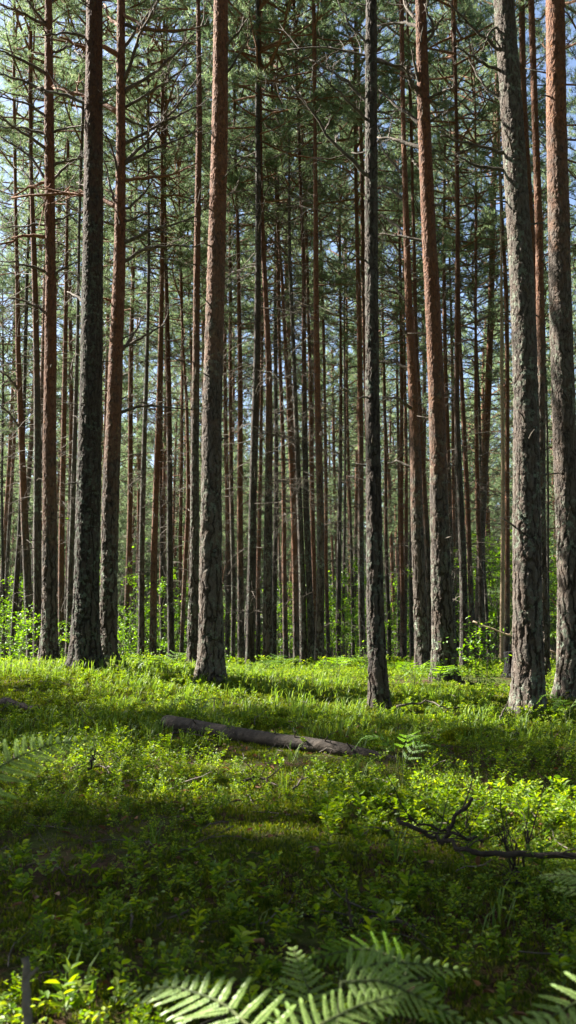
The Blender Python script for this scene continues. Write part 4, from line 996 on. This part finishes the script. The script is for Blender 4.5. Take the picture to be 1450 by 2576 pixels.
stick('rotten_stick', 'reddish rotten stick lying just above the bright fern', [(1010, 2330), (930, 2325), (862, 2350)], 17, M_dark, .015, 9, cat='stick', taper=.7)
stick('rotten_stick', 'dark thin stick crossing the reddish rotten one', [(762, 2318), (830, 2322), (868, 2345)], 9, M_dark, .02, cat='stick')
stick('rotten_stick', 'brown stub of wood left of the bright fern top', [(615, 2372), (662, 2384)], 13, M_limb, .012, 9, cat='stick', taper=.8, n=6)
stick('rotten_stick', 'buried brown stick in the dark moss above the crossed sticks', [(590, 2262), (660, 2250), (740, 2248)], 12, M_dark, .01, cat='stick')
stick('rotten_stick', 'dark stick under the fronds at the bottom centre', [(620, 2490), (700, 2530), (760, 2560)], 9, M_dark, .02, cat='stick')
stick('crooked_twig', 'pale crooked twig arching over the moss near the left fern', [(180, 1955), (235, 1945), (275, 1950), (312, 1968)], 7, M_twig, .05, subs=3, cat='twig')
stick('crooked_twig', 'dark upright twig on the moss above the pale crooked one', [(222, 1935, 5.1), (234, 1910, 5.1), (240, 1885, 5.1)], 7, M_dark, subs=2, cat='twig')
stick('crooked_twig', 'thin dark twig in front of the left half of the log', [(395, 1868), (470, 1858), (540, 1880)], 6, M_dark, .05, subs=3, cat='twig')
stick('crooked_twig', 'long pale twig on the sunny moss right of the slim grey pine', [(1000, 1805), (1080, 1790), (1130, 1812)], 6, M_twig, .10, subs=3, cat='twig')
stick('crooked_twig', 'arched thin twig in front of the moss mound', [(1012, 1872), (1060, 1862), (1105, 1876)], 5, M_twig, .05, subs=1, cat='twig')
stick('crooked_twig', 'grey twig right of the moss mound pointing to the thick pine', [(1220, 1848), (1270, 1852), (1310, 1862)], 5, M_twig, .04, subs=3, cat='twig')
stick('crooked_twig', 'curly pale twig in the shade below the right end of the log', [(735, 2010), (760, 1985), (778, 1975), (800, 1985)], 5, M_twig, .05, subs=2, cat='twig')
stick('crooked_twig', 'blackened tangle of twig in the hollow left of the lit bilberries', [(600, 1990), (650, 1975), (700, 2000)], 8, M_dark, .05, subs=9, cat='twig')
stick('leaning_pole', 'pale dead pole leaning across behind the thickest pine', [(1190, 1563, 14.6), (1285, 1600, 14.4), (1410, 1648, 14.2)], 4.5, M_pale, subs=2, cat='pole', taper=1.3)
stick('leaning_pole', 'thin slanted stick propped at the foot of the thickest pine', [(1258, 1812, 8.9), (1278, 1765, 8.9)], 6, M_twig, cat='stick')
# old stump and moss mound
s_ = MB(); zz = np.linspace(-.1, .34, 14); s_.tube([(0.01 * math.sin(z * 9), 0, z) for z in zz], [.085 + .04 * math.exp(-max(0, z) / .08) + .004 * math.sin(z * 60) for z in zz], 18, 0)
p = pix(1285, 1700, 13.2); tag(obj('tree_stump', s_.mesh('tree_stump', M_barkf), None, (p[0], 13.2, gz(p[0], 13.2))), 'short old stump left of the thickest pine', 'stump')
p = hit(1168, 1868); md = MB()
u = np.linspace(0, np.pi / 2, 16); v = np.arange(40) * 2 * np.pi / 40; U_, V_ = np.meshgrid(u, v, indexing='ij')
rr = 1 + .25 * (fbm(np.cos(V_) * 2 + 5, np.sin(V_) * 2 + U_ * 2, 91, 3) - .44)
X = .19 * np.sin(U_) * np.cos(V_) * rr; Y_ = .13 * np.sin(U_) * np.sin(V_) * rr; Z_ = .105 * np.cos(U_) * rr - .01
ii = np.arange(15)[:, None] * 40; j = np.arange(40)[None]; j2 = (j + 1) % 40
md.add(np.stack([X, Y_, Z_], -1).reshape(-1, 3), np.stack([ii + j, ii + 40 + j, ii + 40 + j2, ii + j2], -1).reshape(-1, 4))
mr = thing('moss_mound', 'rounded dark moss mound on the sunny ground before the thickest pine', 'moss mound', (p[0], p[1], gz(p[0], p[1])))
obj('hummock', md.mesh('hummock', M_ground), mr)
mt_ = MB(); n = 1500; uu = np.arccos(rng.uniform(0, 1, n)); vv = rng.uniform(0, 6.28, n)
scatter(mt_, MT, np.stack([.19 * np.sin(uu) * np.cos(vv), .13 * np.sin(uu) * np.sin(vv), .105 * np.cos(uu) - .012], -1), vv, rng.uniform(.7, 1.3, n), uu * .8, vv)
obj('moss_cover', mt_.mesh('moss_cover', M_moss, False), mr)
